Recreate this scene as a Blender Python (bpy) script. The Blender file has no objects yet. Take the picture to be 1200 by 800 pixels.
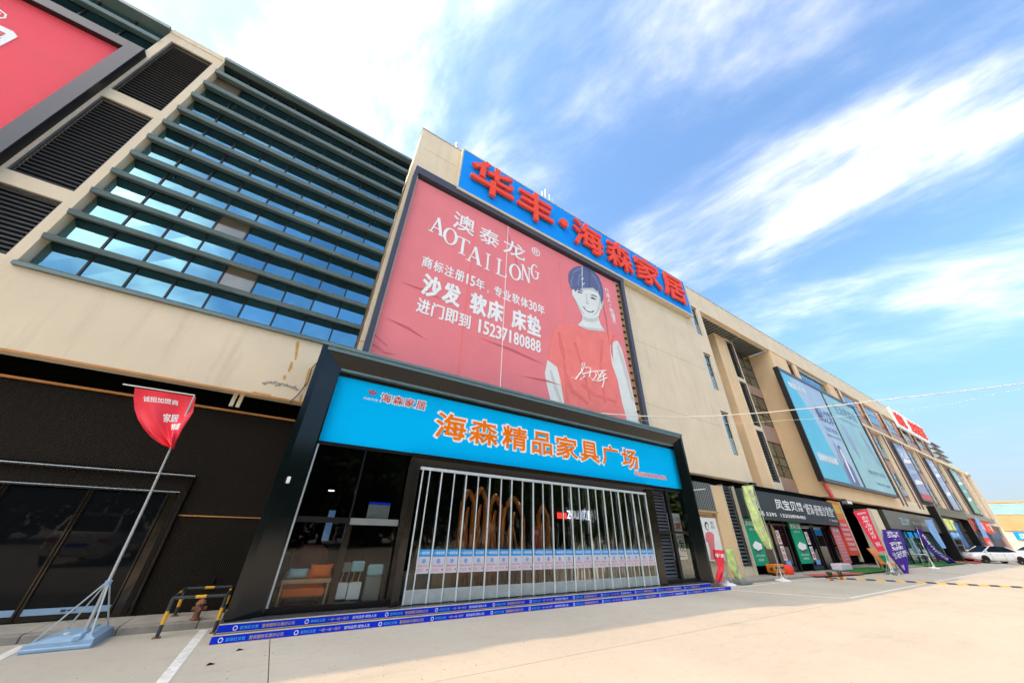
import bpy, math, random
from mathutils import Vector, Matrix
random.seed(7)
R = math.radians
S = bpy.context.scene
COL = S.collection

# ------------------------------------------------------------------ camera, sky, sun, exposure
CM = ((0.84374864, -0.53599402, 0.0282602), (0.2870572, 0.4061367, -0.86755469), (0.45352662, 0.74011039, 0.49653823))
CF, CH = 382.86989, 1.6
cam = bpy.data.cameras.new('camera'); cam_o = bpy.data.objects.new('camera', cam); COL.objects.link(cam_o)
cam.sensor_width = 36; cam.lens = CF / 1200 * 36; cam.clip_start = 0.05; cam.clip_end = 3000
rx, ry, rz = Vector(CM[0]), -Vector(CM[1]), -Vector(CM[2])
cam_o.matrix_world = Matrix(((rx.x, ry.x, rz.x, 0), (rx.y, ry.y, rz.y, 0), (rx.z, ry.z, rz.z, CH), (0, 0, 0, 1)))
S.camera = cam_o
S.view_settings.view_transform = 'Standard'; S.view_settings.look = 'None'; S.view_settings.gamma = 1
S.view_settings.exposure = 4.05
SUN = Vector((-0.70, 0.225, 1.0)).normalized()          # towards the sun
sun_el = math.asin(SUN.z); sun_az = math.atan2(SUN.x, SUN.y)
W = bpy.data.worlds.new('World'); S.world = W; W.use_nodes = True
nt = W.node_tree; N = nt.nodes; Lk = nt.links; N.clear()
SEED = 19.9
def nd(t, **kw):
    n = N.new(t)
    for k, v in kw.items(): setattr(n, k, v)
    return n
def mth(op, a, b=None, c=None):
    n = nd('ShaderNodeMath', operation=op)
    for i, v in enumerate((a, b, c)):
        if v is None: continue
        if isinstance(v, (int, float)): n.inputs[i].default_value = v
        else: Lk.new(v, n.inputs[i])
    return n.outputs[0]
sky = nd('ShaderNodeTexSky', sky_type='NISHITA'); sky.sun_disc = False; sky.sun_elevation = sun_el; sky.sun_rotation = sun_az
sky.altitude = 0; sky.air_density = 1.0; sky.dust_density = 0.5; sky.ozone_density = 1.0
geo = nd('ShaderNodeNewGeometry'); sep = nd('ShaderNodeSeparateXYZ')
neg = nd('ShaderNodeVectorMath', operation='SCALE'); neg.inputs['Scale'].default_value = -1.0
tcw = nd('ShaderNodeTexCoord'); Lk.new(tcw.outputs['Generated'], sep.inputs[0])
zc = mth('ADD', mth('MAXIMUM', sep.outputs[2], 0.0), 0.10)
px = mth('DIVIDE', sep.outputs[0], zc); py = mth('DIVIDE', sep.outputs[1], zc)
u = mth('ADD', px, mth('MULTIPLY', py, 0.22))
cmb = nd('ShaderNodeCombineXYZ'); Lk.new(mth('MULTIPLY', u, 1.5), cmb.inputs[0]); Lk.new(mth('MULTIPLY', py, 0.85), cmb.inputs[1])
n1 = nd('ShaderNodeTexNoise'); n1.inputs['Scale'].default_value = 1.35; n1.inputs['Detail'].default_value = 9; n1.inputs['Roughness'].default_value = 0.60; n1.inputs['Distortion'].default_value = 0.25
off = nd('ShaderNodeVectorMath', operation='ADD'); Lk.new(cmb.outputs[0], off.inputs[0]); off.inputs[1].default_value = (SEED, SEED * 0.37, 0)
Lk.new(off.outputs[0], n1.inputs['Vector'])
cmb2 = nd('ShaderNodeCombineXYZ'); Lk.new(px, cmb2.inputs[0]); Lk.new(py, cmb2.inputs[1])
n2 = nd('ShaderNodeTexNoise'); n2.inputs['Scale'].default_value = 0.8; n2.inputs['Detail'].default_value = 4
Lk.new(cmb2.outputs[0], n2.inputs['Vector'])
def lump(c, w, a):
    d = mth('DIVIDE', mth('SUBTRACT', u, c), w)
    return mth('MULTIPLY', mth('EXPONENT', mth('MULTIPLY', mth('MULTIPLY', d, d), -1.0)), a)
dens = mth('ADD', mth('ADD', lump(0.16, 0.40, 0.19), lump(1.08, 0.24, 0.21)), mth('ADD', lump(-1.6, 0.6, 0.32), lump(-0.95, 0.38, 0.42)))
dens = mth('ADD', dens, mth('MULTIPLY', mth('SUBTRACT', n1.outputs[0], 0.5), 1.9))
dens = mth('ADD', dens, mth('MULTIPLY', mth('SUBTRACT', n2.outputs[0], 0.5), 0.8))
mr = nd('ShaderNodeMapRange', interpolation_type='SMOOTHSTEP'); mr.inputs['From Min'].default_value = -0.16; mr.inputs['From Max'].default_value = 1.12
Lk.new(dens, mr.inputs['Value'])
hz = nd('ShaderNodeMapRange', interpolation_type='SMOOTHSTEP'); hz.inputs['From Min'].default_value = 0.04; hz.inputs['From Max'].default_value = 0.60
Lk.new(sep.outputs[2], hz.inputs['Value'])
cl = mth('POWER', mth('ADD', mth('MULTIPLY', mth('MULTIPLY', mr.outputs[0], hz.outputs[0]), 0.90), 0.045), 1.7)
mx = nd('ShaderNodeMix', data_type='RGBA'); Lk.new(cl, mx.inputs[0]); tint = nd('ShaderNodeMix', data_type='RGBA', blend_type='MULTIPLY'); tint.inputs[0].default_value = 1.0; Lk.new(sky.outputs[0], tint.inputs[6]); tint.inputs[7].default_value = (0.162, 0.205, 0.225, 1); hor = nd('ShaderNodeMapRange', interpolation_type='SMOOTHSTEP'); hor.inputs['From Min'].default_value = 0.0; hor.inputs['From Max'].default_value = 0.5; hor.inputs['To Min'].default_value = 0.38; hor.inputs['To Max'].default_value = 1.0; Lk.new(sep.outputs[2], hor.inputs['Value'])
hs_ = nd('ShaderNodeVectorMath', operation='SCALE'); Lk.new(tint.outputs[2], hs_.inputs[0]); Lk.new(hor.outputs[0], hs_.inputs['Scale']); hf = nd('ShaderNodeMapRange', interpolation_type='SMOOTHSTEP'); hf.inputs['From Min'].default_value = 0.0; hf.inputs['From Max'].default_value = 0.30; hf.inputs['To Min'].default_value = 0.85; hf.inputs['To Max'].default_value = 0.0; Lk.new(sep.outputs[2], hf.inputs['Value'])
hm = nd('ShaderNodeMix', data_type='RGBA'); Lk.new(hf.outputs[0], hm.inputs[0]); Lk.new(hs_.outputs[0], hm.inputs[6]); hm.inputs[7].default_value = (0.36, 0.42, 0.50, 1); Lk.new(hm.outputs[2], mx.inputs[6])   # ground haze near the horizon
dt = nd('ShaderNodeVectorMath', operation='DOT_PRODUCT'); Lk.new(tcw.outputs['Generated'], dt.inputs[0]); dt.inputs[1].default_value = tuple(SUN)
glow = mth('ADD', mth('MULTIPLY', mth('POWER', mth('MAXIMUM', dt.outputs['Value'], 0.0), 6.0), 4.5), 1.0)        # clouds near the sun scatter far more light forward
cs_ = nd('ShaderNodeVectorMath', operation='SCALE'); cs_.inputs[0].default_value = (4.4, 3.75, 2.75); Lk.new(glow, cs_.inputs['Scale']); Lk.new(cs_.outputs[0], mx.inputs[7])
bg = nd('ShaderNodeBackground'); bg.inputs[1].default_value = 0.10; Lk.new(mx.outputs[2], bg.inputs[0])
wo = nd('ShaderNodeOutputWorld'); Lk.new(bg.outputs[0], wo.inputs[0])
sl = bpy.data.lights.new('sun', 'SUN'); sl.energy = 0.18; sl.angle = R(0.53); sl.color = (1.0, 0.70, 0.42)
so = bpy.data.objects.new('sun', sl); COL.objects.link(so); so.rotation_euler = SUN.to_track_quat('Z', 'Y').to_euler(); so.location = (0, 0, 60)

# ------------------------------------------------------------------ helpers
def tag(o, label=None, cat=None, group=None, kind=None):
    if label: o['label'] = label
    if cat: o['category'] = cat
    if group: o['group'] = group
    if kind: o['kind'] = kind
    return o
def thing(name, label, cat, loc=(0, 0, 0), group=None):
    o = bpy.data.objects.new(name, None); COL.objects.link(o); o.location = loc; o.empty_display_size = 0.2
    return tag(o, label, cat, group)
def wloc(o):
    v = Vector((0, 0, 0))
    while o: v += o.location; o = o.parent
    return v
class MB:
    def __init__(s): s.v = []; s.f = []; s.m = []
    def add(s, vs, fs, m=0):
        b = len(s.v); s.v += [tuple(v) for v in vs]; s.f += [tuple(b + i for i in f) for f in fs]; s.m += [m] * len(fs); return s
    def box(s, x0, x1, y0, y1, z0, z1, m=0):
        return s.add([(x0, y0, z0), (x1, y0, z0), (x1, y1, z0), (x0, y1, z0), (x0, y0, z1), (x1, y0, z1), (x1, y1, z1), (x0, y1, z1)],
                     [(0, 3, 2, 1), (4, 5, 6, 7), (0, 1, 5, 4), (1, 2, 6, 5), (2, 3, 7, 6), (3, 0, 4, 7)], m)
    def bbox(s, x0, x1, y0, y1, z0, z1, c=0.01, m=0):           # box with chamfered vertical and front edges
        c = min(c, (x1 - x0) / 3, (y1 - y0) / 3, (z1 - z0) / 3)
        vs = []
        for z, k in ((z0, c), (z0 + c, 0), (z1 - c, 0), (z1, c)):
            for x, y in ((x0 + c, y0 + k), (x1 - c, y0 + k), (x1 - k, y0 + c), (x1 - k, y1 - c), (x1 - c, y1 - k), (x0 + c, y1 - k), (x0 + k, y1 - c), (x0 + k, y0 + c)):
                vs.append((x, y, z))
        fs = [tuple(range(7, -1, -1)), tuple(range(24, 32))]
        for r in range(3):
            for i in range(8): fs.append((r * 8 + i, r * 8 + (i + 1) % 8, (r + 1) * 8 + (i + 1) % 8, (r + 1) * 8 + i))
        return s.add(vs, fs, m)
    def quad(s, a, b, c, d, m=0): return s.add([a, b, c, d], [(0, 1, 2, 3)], m)
    def prism(s, pts, y0, y1, m=0):                             # pts: (x, z) outline
        n = len(pts)
        return s.add([(x, y0, z) for x, z in pts] + [(x, y1, z) for x, z in pts],
                     [tuple(range(n)), tuple(range(2 * n - 1, n - 1, -1))] + [(i, n + i, n + (i + 1) % n, (i + 1) % n) for i in range(n)], m)
    def prismx(s, pts, x0, x1, m=0):                            # pts: (y, z) outline
        n = len(pts)
        return s.add([(x0, y, z) for y, z in pts] + [(x1, y, z) for y, z in pts],
                     [tuple(range(n)), tuple(range(2 * n - 1, n - 1, -1))] + [(i, n + i, n + (i + 1) % n, (i + 1) % n) for i in range(n)], m)
    def tube(s, pts, r, n=8, m=0):
        pts = [Vector(p) for p in pts]; rr = r if isinstance(r, (list, tuple)) else [r] * len(pts)
        vs = []
        for i, p in enumerate(pts):
            d = (pts[min(i + 1, len(pts) - 1)] - pts[max(i - 1, 0)]).normalized()
            a = d.cross(Vector((0, 0, 1)) if abs(d.z) < 0.9 else Vector((1, 0, 0))).normalized(); b = d.cross(a)
            for k in range(n):
                t = 2 * math.pi * k / n; vs.append(p + (a * math.cos(t) + b * math.sin(t)) * rr[i])
        fs = [tuple(range(n))[::-1], tuple(range((len(pts) - 1) * n, len(pts) * n))]
        for i in range(len(pts) - 1):
            for k in range(n): fs.append((i * n + k, i * n + (k + 1) % n, (i + 1) * n + (k + 1) % n, (i + 1) * n + k))
        return s.add(vs, fs, m)
    def lathe(s, c, prof, n=16, m=0):
        vs = []
        for r, z in prof:
            for k in range(n):
                t = 2 * math.pi * k / n; vs.append((c[0] + r * math.cos(t), c[1] + r * math.sin(t), c[2] + z))
        fs = [tuple(range(n))[::-1], tuple(range((len(prof) - 1) * n, len(prof) * n))]
        for i in range(len(prof) - 1):
            for k in range(n): fs.append((i * n + k, i * n + (k + 1) % n, (i + 1) * n + (k + 1) % n, (i + 1) * n + k))
        return s.add(vs, fs, m)
    def build(s, name, mats, parent=None, smooth=False, loc=None):
        me = bpy.data.meshes.new(name)
        base = wloc(parent) if parent else Vector(loc or (0, 0, 0))
        me.from_pydata([tuple(Vector(v) - base) for v in s.v], [], s.f)
        for mm in (mats if isinstance(mats, (list, tuple)) else [mats]): me.materials.append(mm)
        me.polygons.foreach_set('material_index', s.m)
        if smooth: me.polygons.foreach_set('use_smooth', [True] * len(s.f))
        me.update()
        o = bpy.data.objects.new(name, me); COL.objects.link(o)
        if parent: o.parent = parent
        else: o.location = base
        return o
def inst(o, dx=0, dy=0, dz=0, parent=None):                      # a copy of one object sharing its mesh
    c = o.copy(); COL.objects.link(c)
    if parent: c.parent = parent
    c.location = Vector(o.location) + Vector((dx, dy, dz)); return c
def copy_tree(o, parent=None):
    c = o.copy(); COL.objects.link(c); c.parent = parent
    for ch in [k for k in KIDS(o)]: copy_tree(ch, c)
    return c
def KIDS(o): return [k for k in list(COL.objects) if k.parent == o]
def P(px_, py_, Y):                                               # a pixel of the photograph onto the plane y = Y
    d = (Vector(CM[0]) * (px_ - 600) + Vector(CM[1]) * (py_ - 400) + Vector(CM[2]) * CF)
    t = Y / d.y; return (d.x * t, CH + d.z * t)
_tm = {}
def glyphs(text, weight=0.0, res=2, serif=False, space=1.0):
    k = (text, res, space)
    if k not in _tm:
        c = bpy.data.curves.new('t', 'FONT'); c.body = text; c.resolution_u = res; c.space_character = space; c.space_line = 1.12; c.align_x = 'LEFT'
        o = bpy.data.objects.new('t', c); COL.objects.link(o)
        dg = bpy.context.evaluated_depsgraph_get(); m = bpy.data.meshes.new_from_object(o.evaluated_get(dg))
        vs = [(v.co.x, v.co.y) for v in m.vertices]; fs = [tuple(p.vertices) for p in m.polygons]
        bpy.data.objects.remove(o); bpy.data.curves.remove(c); bpy.data.meshes.remove(m)
        xs = [v[0] for v in vs]; ys = [v[1] for v in vs]
        x0, x1, y0, y1 = min(xs), max(xs), min(ys), max(ys)
        vs = [((a - x0) / (x1 - x0), (b - y0) / (y1 - y0)) for a, b in vs]
        e = {}
        for f in fs:
            for i in range(len(f)): e.setdefault(frozenset((f[i], f[(i + 1) % len(f)])), []).append((f[i], f[(i + 1) % len(f)]))
        _tm[k] = (vs, fs, [q[0] for q in e.values() if len(q) == 1])
    return _tm[k]
def strokes(vs, edge, sx, sz, w):                                 # short bars along every outline edge, to make a bolder face
    out = []
    for a, b in edge:
        p = Vector((vs[a][0] * sx, vs[a][1] * sz)); q = Vector((vs[b][0] * sx, vs[b][1] * sz)); d = q - p
        if d.length < 1e-6: continue
        d = d.normalized() * w; n = Vector((-d.y, d.x)); p = p - d * .7; q = q + d * .7
        out.append([(v.x / sx, v.y / sz) for v in (p - n, q - n, q + n, p + n)])
    return out
def rev(fs): return [tuple(reversed(f)) for f in fs]
def text_xz(mb, text, x0, x1, z0, z1, Y, weight=0.0, thick=0.0, m=0, res=2, shear=0.0, space=1.0):   # facing -Y
    vs, fs, edge = glyphs(text, res=res, space=space)
    T = lambda a, b, y=Y: (x0 + (a + shear * b) * (x1 - x0), y, z0 + b * (z1 - z0))
    V = [T(a, b) for a, b in vs]
    mb.add(V, fs, m)
    if weight and (z1 - z0) > 0.15:
        for k, q in enumerate(strokes(vs, edge, x1 - x0, z1 - z0, weight * (z1 - z0))):
            dy = 0.0004 + 0.0003 * (k % 7)
            A = [T(a, b, Y + dy) for a, b in q]
            if thick:
                A += [T(a, b, Y + thick) for a, b in q]; mb.add(A, [(0, 1, 2, 3), (0, 4, 5, 1), (1, 5, 6, 2), (2, 6, 7, 3), (3, 7, 4, 0)], m)
            else: mb.add(A, [(0, 1, 2, 3)], m)
    elif thick:
        mb.add(V + [(v[0], Y + thick, v[2]) for v in V], [(b, a, a + len(V), b + len(V)) for a, b in edge], m)
def text_fn(mb, text, u0, u1, v0, v1, fn, weight=0.02, m=0, off=0.006, vertical=False):
    items = [(text, u0, u1, v0, v1)]
    if vertical:
        n = len(text); items = []
        for i, ch in enumerate(text):
            h = (v1 - v0) / n; items.append((ch, u0, u1, v1 - (i + 1) * h + h * 0.08, v1 - i * h - h * 0.08))
    for t, a0, a1, b0, b1 in items:
        if t == ' ': continue
        vs, fs, edge = glyphs(t)
        if t in '·.，': a0, a1, b0, b1 = a0 + (a1 - a0) * .4, a0 + (a1 - a0) * .6, b0 + (b1 - b0) * .4, b0 + (b1 - b0) * .6
        T = lambda p, q, o=off: tuple(Vector(fn(a0 + p * (a1 - a0), b0 + q * (b1 - b0))) + Vector((0, -o, 0)))
        mb.add([T(p, q) for p, q in vs], fs, m)
        if weight:
            sx = (Vector(fn(a1, b0)) - Vector(fn(a0, b0))).length; sz = (Vector(fn(a0, b1)) - Vector(fn(a0, b0))).length
            for k, q in enumerate(strokes(vs, edge, sx, sz, weight * sz)): mb.add([T(a, b, off - .0003 * (k % 7 + 1)) for a, b in q], [(0, 1, 2, 3)], m)
def holes(mb, x0, x1, z0, z1, y0, y1, hs, m=0):                   # wall slab with rectangular holes
    xs = sorted({x0, x1} | {h[0] for h in hs} | {h[1] for h in hs}); zs = sorted({z0, z1} | {h[2] for h in hs} | {h[3] for h in hs})
    for i in range(len(xs) - 1):
        run = None
        for j in range(len(zs) - 1):
            cx, cz = (xs[i] + xs[i + 1]) / 2, (zs[j] + zs[j + 1]) / 2
            inside = any(h[0] < cx < h[1] and h[2] < cz < h[3] for h in hs)
            if inside:
                if run is not None: mb.box(xs[i], xs[i + 1], y0, y1, run, zs[j], m); run = None
            elif run is None: run = zs[j]
        if run is not None: mb.box(xs[i], xs[i + 1], y0, y1, run, zs[-1], m)
    return mb

# ------------------------------------------------------------------ materials
def mat(name, col, rough=0.6, metal=0.0, var=0.08, vs=3.0, bump=0.0, bs=60.0, spec=0.5, stain=0.0, emit=None, estr=0, alpha=None, trans=0.0, streak=0.0, coat=0.0, rvar=0.1):
    m = bpy.data.materials.new(name); m.use_nodes = True; t = m.node_tree; b = t.nodes['Principled BSDF']
    b.inputs['Roughness'].default_value = rough; b.inputs['Metallic'].default_value = metal
    b.inputs['Specular IOR Level'].default_value = spec
    if coat: b.inputs['Coat Weight'].default_value = coat; b.inputs['Coat Roughness'].default_value = 0.04
    if trans: b.inputs['Transmission Weight'].default_value = trans; b.inputs['IOR'].default_value = 1.45
    tc = t.nodes.new('ShaderNodeTexCoord')
    no = t.nodes.new('ShaderNodeTexNoise'); no.inputs['Scale'].default_value = vs; no.inputs['Detail'].default_value = 6; no.inputs['Roughness'].default_value = 0.6
    t.links.new(tc.outputs['Object'], no.inputs['Vector'])
    c = Vector(col)
    cr = t.nodes.new('ShaderNodeValToRGB'); cr.color_ramp.elements[0].position = 0.3; cr.color_ramp.elements[1].position = 0.7
    lo = [max(0, x * (1 - var)) for x in c]; hi = [min(1, x * (1 + var)) for x in c]
    cr.color_ramp.elements[0].color = (*lo, 1); cr.color_ramp.elements[1].color = (*hi, 1)
    t.links.new(no.outputs[0], cr.inputs[0]); out = cr.outputs[0]
    if streak:
        mp = t.nodes.new('ShaderNodeMapping'); mp.inputs['Scale'].default_value = (1.3, 1.3, 0.16); t.links.new(tc.outputs['Object'], mp.inputs[0])
        n2 = t.nodes.new('ShaderNodeTexNoise'); n2.inputs['Scale'].default_value = 2.2; n2.inputs['Detail'].default_value = 8; n2.inputs['Roughness'].default_value = 0.65; t.links.new(mp.outputs[0], n2.inputs['Vector'])
        r2 = t.nodes.new('ShaderNodeMapRange'); r2.inputs['From Min'].default_value = 0.52; r2.inputs['From Max'].default_value = 0.78; r2.inputs['To Min'].default_value = 0; r2.inputs['To Max'].default_value = streak; t.links.new(n2.outputs[0], r2.inputs['Value'])
        mm = t.nodes.new('ShaderNodeMix'); mm.data_type = 'RGBA'; t.links.new(r2.outputs[0], mm.inputs[0]); t.links.new(out, mm.inputs[6]); mm.inputs[7].default_value = (c.x * 0.5, c.y * 0.46, c.z * 0.42, 1); out = mm.outputs[2]
    t.links.new(out, b.inputs['Base Color'])
    if rvar:
        r3 = t.nodes.new('ShaderNodeMapRange'); r3.inputs['To Min'].default_value = max(0.01, rough * (1 - rvar * 2)); r3.inputs['To Max'].default_value = min(1, rough * (1 + rvar * 2)); t.links.new(no.outputs[0], r3.inputs['Value']); t.links.new(r3.outputs[0], b.inputs['Roughness'])
    if bump:
        nb = t.nodes.new('ShaderNodeTexNoise'); nb.inputs['Scale'].default_value = bs; nb.inputs['Detail'].default_value = 4; t.links.new(tc.outputs['Object'], nb.inputs['Vector'])
        bp = t.nodes.new('ShaderNodeBump'); bp.inputs['Strength'].default_value = bump; bp.inputs['Distance'].default_value = 0.02; t.links.new(nb.outputs[0], bp.inputs['Height']); t.links.new(bp.outputs[0], b.inputs['Normal'])
    if emit: b.inputs['Emission Color'].default_value = (*emit, 1); b.inputs['Emission Strength'].default_value = estr
    return m
M = {}
M['plaster'] = mat('plaster_beige', (0.80, 0.675, 0.48), 0.85, var=0.06, vs=0.7, bump=0.15, bs=50, streak=0.30)
M['plaster2'] = mat('plaster_warm_bounce', (0.86, 0.62, 0.36), 0.85, var=0.05, vs=0.8, bump=0.15, bs=50, streak=0.12)  # beige plaster with warm bounce off the sunlit ground put into its colour
M['spandrel'] = mat('spandrel_pink', (0.46, 0.31, 0.25), 0.7, var=0.1, vs=2, streak=0.3)
M['coping'] = mat('coping_trim', (0.42, 0.34, 0.22), 0.6, var=0.1)
M['copper_and_glow'] = mat('orange_trim_and_glow', (0.62, 0.26, 0.06), 0.5, var=0.15, vs=4)  # orange metal trim; some edges carry reflected orange light in this colour
M['teal'] = mat('teal_metal', (0.15, 0.205, 0.20), 0.38, metal=0.25, var=0.12, vs=1.5)
M['teal_dark'] = mat('teal_dark_metal', (0.012, 0.02, 0.019), 0.45, metal=0.2, var=0.2, vs=2)
M['glass'] = mat('coated_glass', (0.16, 0.34, 0.43), 0.04, metal=1.0, var=0.12, vs=0.5, rvar=0.0, bump=0.03, bs=1.1)
M['glass_beige'] = mat('glass_over_blind', (0.38, 0.34, 0.27), 0.10, metal=0.6, var=0.1, vs=3)
M['glass_dark'] = mat('dark_glass', (0.006, 0.007, 0.008), 0.02, var=0.1, rvar=0.0, spec=0.16, bump=0.006, bs=1.2)
M['glass_green'] = mat('green_window_glass', (0.16, 0.16, 0.11), 0.06, metal=0.35, var=0.2, vs=1.5, rvar=0.0)
M['mullion'] = mat('mullion', (0.02, 0.022, 0.024), 0.4, var=0.1)
M['louver'] = mat('louver_slat', (0.10, 0.11, 0.12), 0.42, metal=0.3, var=0.15)
M['louver_back'] = mat('louver_cavity', (0.008, 0.008, 0.009), 0.9, var=0.1)
M['red_vinyl'] = mat('red_vinyl', (0.95, 0.10, 0.135), 0.7, spec=0.25, var=0.05, vs=0.9, bump=0.10, bs=2.2)
M['pink_vinyl'] = mat('faded_red_vinyl', (0.88, 0.245, 0.265), 0.7, spec=0.25, var=0.06, vs=0.5, bump=0.16, bs=1.6)
M['shirt'] = mat('printed_red_cloth', (0.99, 0.23, 0.20), 0.7, var=0.09, vs=1.8, bump=0.12, bs=1.5)
M['skin_print'] = mat('printed_pale_skin', (0.80, 0.83, 0.77), 0.5, var=0.05, vs=2)
M['skin_shade'] = mat('printed_pale_shade', (0.62, 0.64, 0.60), 0.5, var=0.05, vs=2)
M['hair_print'] = mat('printed_blue_hair', (0.10, 0.125, 0.27), 0.5, var=0.14, vs=3)
M['hair_light'] = mat('printed_hair_light', (0.17, 0.20, 0.38), 0.5, var=0.14, vs=3)
M['shirt_dark'] = mat('printed_red_shade', (0.86, 0.17, 0.15), 0.6, var=0.1)
M['stain_or'] = mat('orange_stain', (0.62, 0.36, 0.10), 0.9, var=0.3, vs=9)
M['stain_gr'] = mat('grey_scuff', (0.36, 0.32, 0.26), 0.9, var=0.3, vs=9)
M['ink'] = mat('printed_dark_ink', (0.06, 0.065, 0.09), 0.5, var=0.05)
M['white_print'] = mat('white_print', (0.93, 0.95, 0.93), 0.6, var=0.03)
M['white'] = mat('white_paint', (0.80, 0.80, 0.78), 0.45, var=0.03)
M['frame_blue'] = mat('billboard_frame', (0.060, 0.062, 0.085), 0.4, metal=0.2, var=0.1, vs=2)
M['frame_black'] = mat('billboard_side', (0.006, 0.006, 0.007), 0.5, var=0.1)
M['portal'] = mat('polished_black_cladding', (0.003, 0.006, 0.007), 0.13, metal=0.0, var=0.2, vs=1.2, rvar=0.15, bump=0.03, bs=1.4, spec=0.45)
M['portal_edge'] = mat('grey_green_edge', (0.17, 0.24, 0.225), 0.4, metal=0.4, var=0.1)
M['corrug'] = mat('corrugated_dark', (0.022, 0.017, 0.012), 0.7, var=0.12, vs=1, spec=0.12)
M['sign_blue'] = mat('sign_blue', (0.0005, 0.31, 1.0), 0.7, spec=0.15, var=0.03, vs=1)
M['sign_cyan'] = mat('sign_azure', (0.0, 0.52, 1.0), 0.8, spec=0.04, var=0.02, vs=1)
M['letter_red'] = mat('letter_red', (0.97, 0.085, 0.045), 0.6, spec=0.2, var=0.05)
M['orange_print'] = mat('orange_print', (1.0, 0.21, 0.001), 0.7, spec=0.1, var=0.04)
M['brown'] = mat('brown_cladding', (0.012, 0.008, 0.005), 0.2, metal=0.0, spec=.35, var=0.15, coat=0.3)
M['alu'] = mat('brushed_aluminium', (0.66, 0.72, 0.72), 0.38, metal=0.3, var=0.1, vs=8)
M['alu_dull'] = mat('dull_aluminium', (0.40, 0.46, 0.47), 0.45, metal=0.3, var=0.15, vs=6)
M['strip_blue'] = mat('strip_blue', (0.002, 0.035, 0.66), 0.6, spec=0.15, var=0.08)
M['yellow'] = mat('yellow_print', (0.80, 0.55, 0.06), 0.5, var=0.05)
M['stone'] = mat('dark_step_stone', (0.10, 0.10, 0.10), 0.15, var=0.2, vs=8)
M['cream'] = mat('cream_nosing', (0.62, 0.56, 0.42), 0.5, var=0.08)
M['cyan_print'] = mat('cyan_print', (0.01, 0.30, 0.72), 0.45, var=0.04)
M['poster_white'] = mat('poster_lilac_white', (0.62, 0.60, 0.68), 0.5, var=0.04)
M['red_print'] = mat('red_print', (0.65, 0.06, 0.05), 0.45, var=0.05)
M['orange_fab'] = mat('orange_fabric', (0.88, 0.17, 0.02), 0.8, var=0.1, vs=5, bump=0.2)
M['teal_fab'] = mat('pale_teal_fabric', (0.35, 0.58, 0.62), 0.8, var=0.1, vs=5, bump=0.2)
M['wood'] = mat('pale_wood', (0.55, 0.34, 0.15), 0.5, var=0.15, vs=6)
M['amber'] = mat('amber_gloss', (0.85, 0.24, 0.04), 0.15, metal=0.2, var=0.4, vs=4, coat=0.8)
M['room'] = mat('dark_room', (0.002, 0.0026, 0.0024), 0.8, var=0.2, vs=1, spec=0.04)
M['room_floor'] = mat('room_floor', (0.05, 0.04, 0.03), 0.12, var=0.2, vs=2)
M['grey_panel'] = mat('grey_panel', (0.20, 0.22, 0.21), 0.45, var=0.1)
M['slate'] = mat('slate_sign', (0.034, 0.048, 0.052), 0.6, spec=.3, var=0.12, vs=1)
M['black'] = mat('black_metal', (0.004, 0.004, 0.0045), 0.35, spec=.35, var=0.1)
M['green'] = mat('green_poster', (0.001, 0.36, 0.18), 0.6, spec=0.2, var=0.05)
M['concrete'] = None
M['kerbstone'] = mat('kerb_stone', (0.30, 0.27, 0.23), 0.85, var=0.15, vs=5, bump=0.4)
M['paving'] = mat('pavement_stone', (0.40, 0.36, 0.29), 0.85, var=0.18, vs=3, bump=0.4)
M['line'] = mat('worn_white_line', (0.74, 0.72, 0.66), 0.8, var=0.22, vs=9)
M['base_blue'] = mat('blue_plastic', (0.30, 0.45, 0.60), 0.4, var=0.08, vs=4)
M['pole'] = mat('galvanised_pole', (0.55, 0.58, 0.56), 0.35, metal=0.5, var=0.1)
M['flag_red'] = mat('flag_red', (0.88, 0.03, 0.05), 0.55, var=0.08)
M['rust'] = mat('rusty_iron', (0.26, 0.11, 0.06), 0.8, var=0.35, vs=14, bump=0.5)
M['hydrant'] = M['rust']
M['hazard_y'] = mat('hazard_yellow', (0.80, 0.42, 0.02), 0.45, var=0.1)
M['hazard_k'] = mat('hazard_black', (0.035, 0.045, 0.05), 0.45, var=0.1)
M['lime'] = mat('lime_cloth', (0.56, 0.70, 0.26), 0.6, var=0.35, vs=4)
M['purple'] = mat('purple_cloth', (0.055, 0.008, 0.27), 0.7, spec=0.2, var=0.1)
M['pinkred'] = mat('pink_red_cloth', (0.90, 0.02, 0.07), 0.7, spec=0.2, var=0.08)
M['ltblue'] = mat('light_blue_cloth', (0.20, 0.42, 0.80), 0.6, var=0.15)
M['midblue'] = mat('mid_blue_cloth', (0.02, 0.16, 0.48), 0.6, var=0.1)
M['grass'] = mat('artificial_turf', (0.03, 0.20, 0.02), 0.9, var=0.3, vs=20, bump=0.6)
M['red_mat'] = mat('red_carpet', (0.52, 0.10, 0.07), 0.9, var=0.1)
M['car_white'] = mat('car_white', (0.78, 0.78, 0.78), 0.25, var=0.01, coat=1.0)
M['tyre'] = mat('tyre', (0.02, 0.02, 0.02), 0.8, var=0.1)
M['rim'] = mat('wheel_rim', (0.55, 0.55, 0.56), 0.3, metal=0.8, var=0.05)
M['light_red'] = mat('tail_light', (0.55, 0.02, 0.02), 0.15, var=0.1)
M['light_clear'] = mat('head_light', (0.6, 0.62, 0.65), 0.1, var=0.1)
M['leaf'] = mat('foliage', (0.055, 0.11, 0.025), 0.6, var=0.5, vs=2)
M['bark'] = mat('bark', (0.10, 0.075, 0.05), 0.9, var=0.3, vs=8)
M['terracotta'] = mat('terracotta', (0.50, 0.15, 0.06), 0.8, var=0.2)
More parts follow.
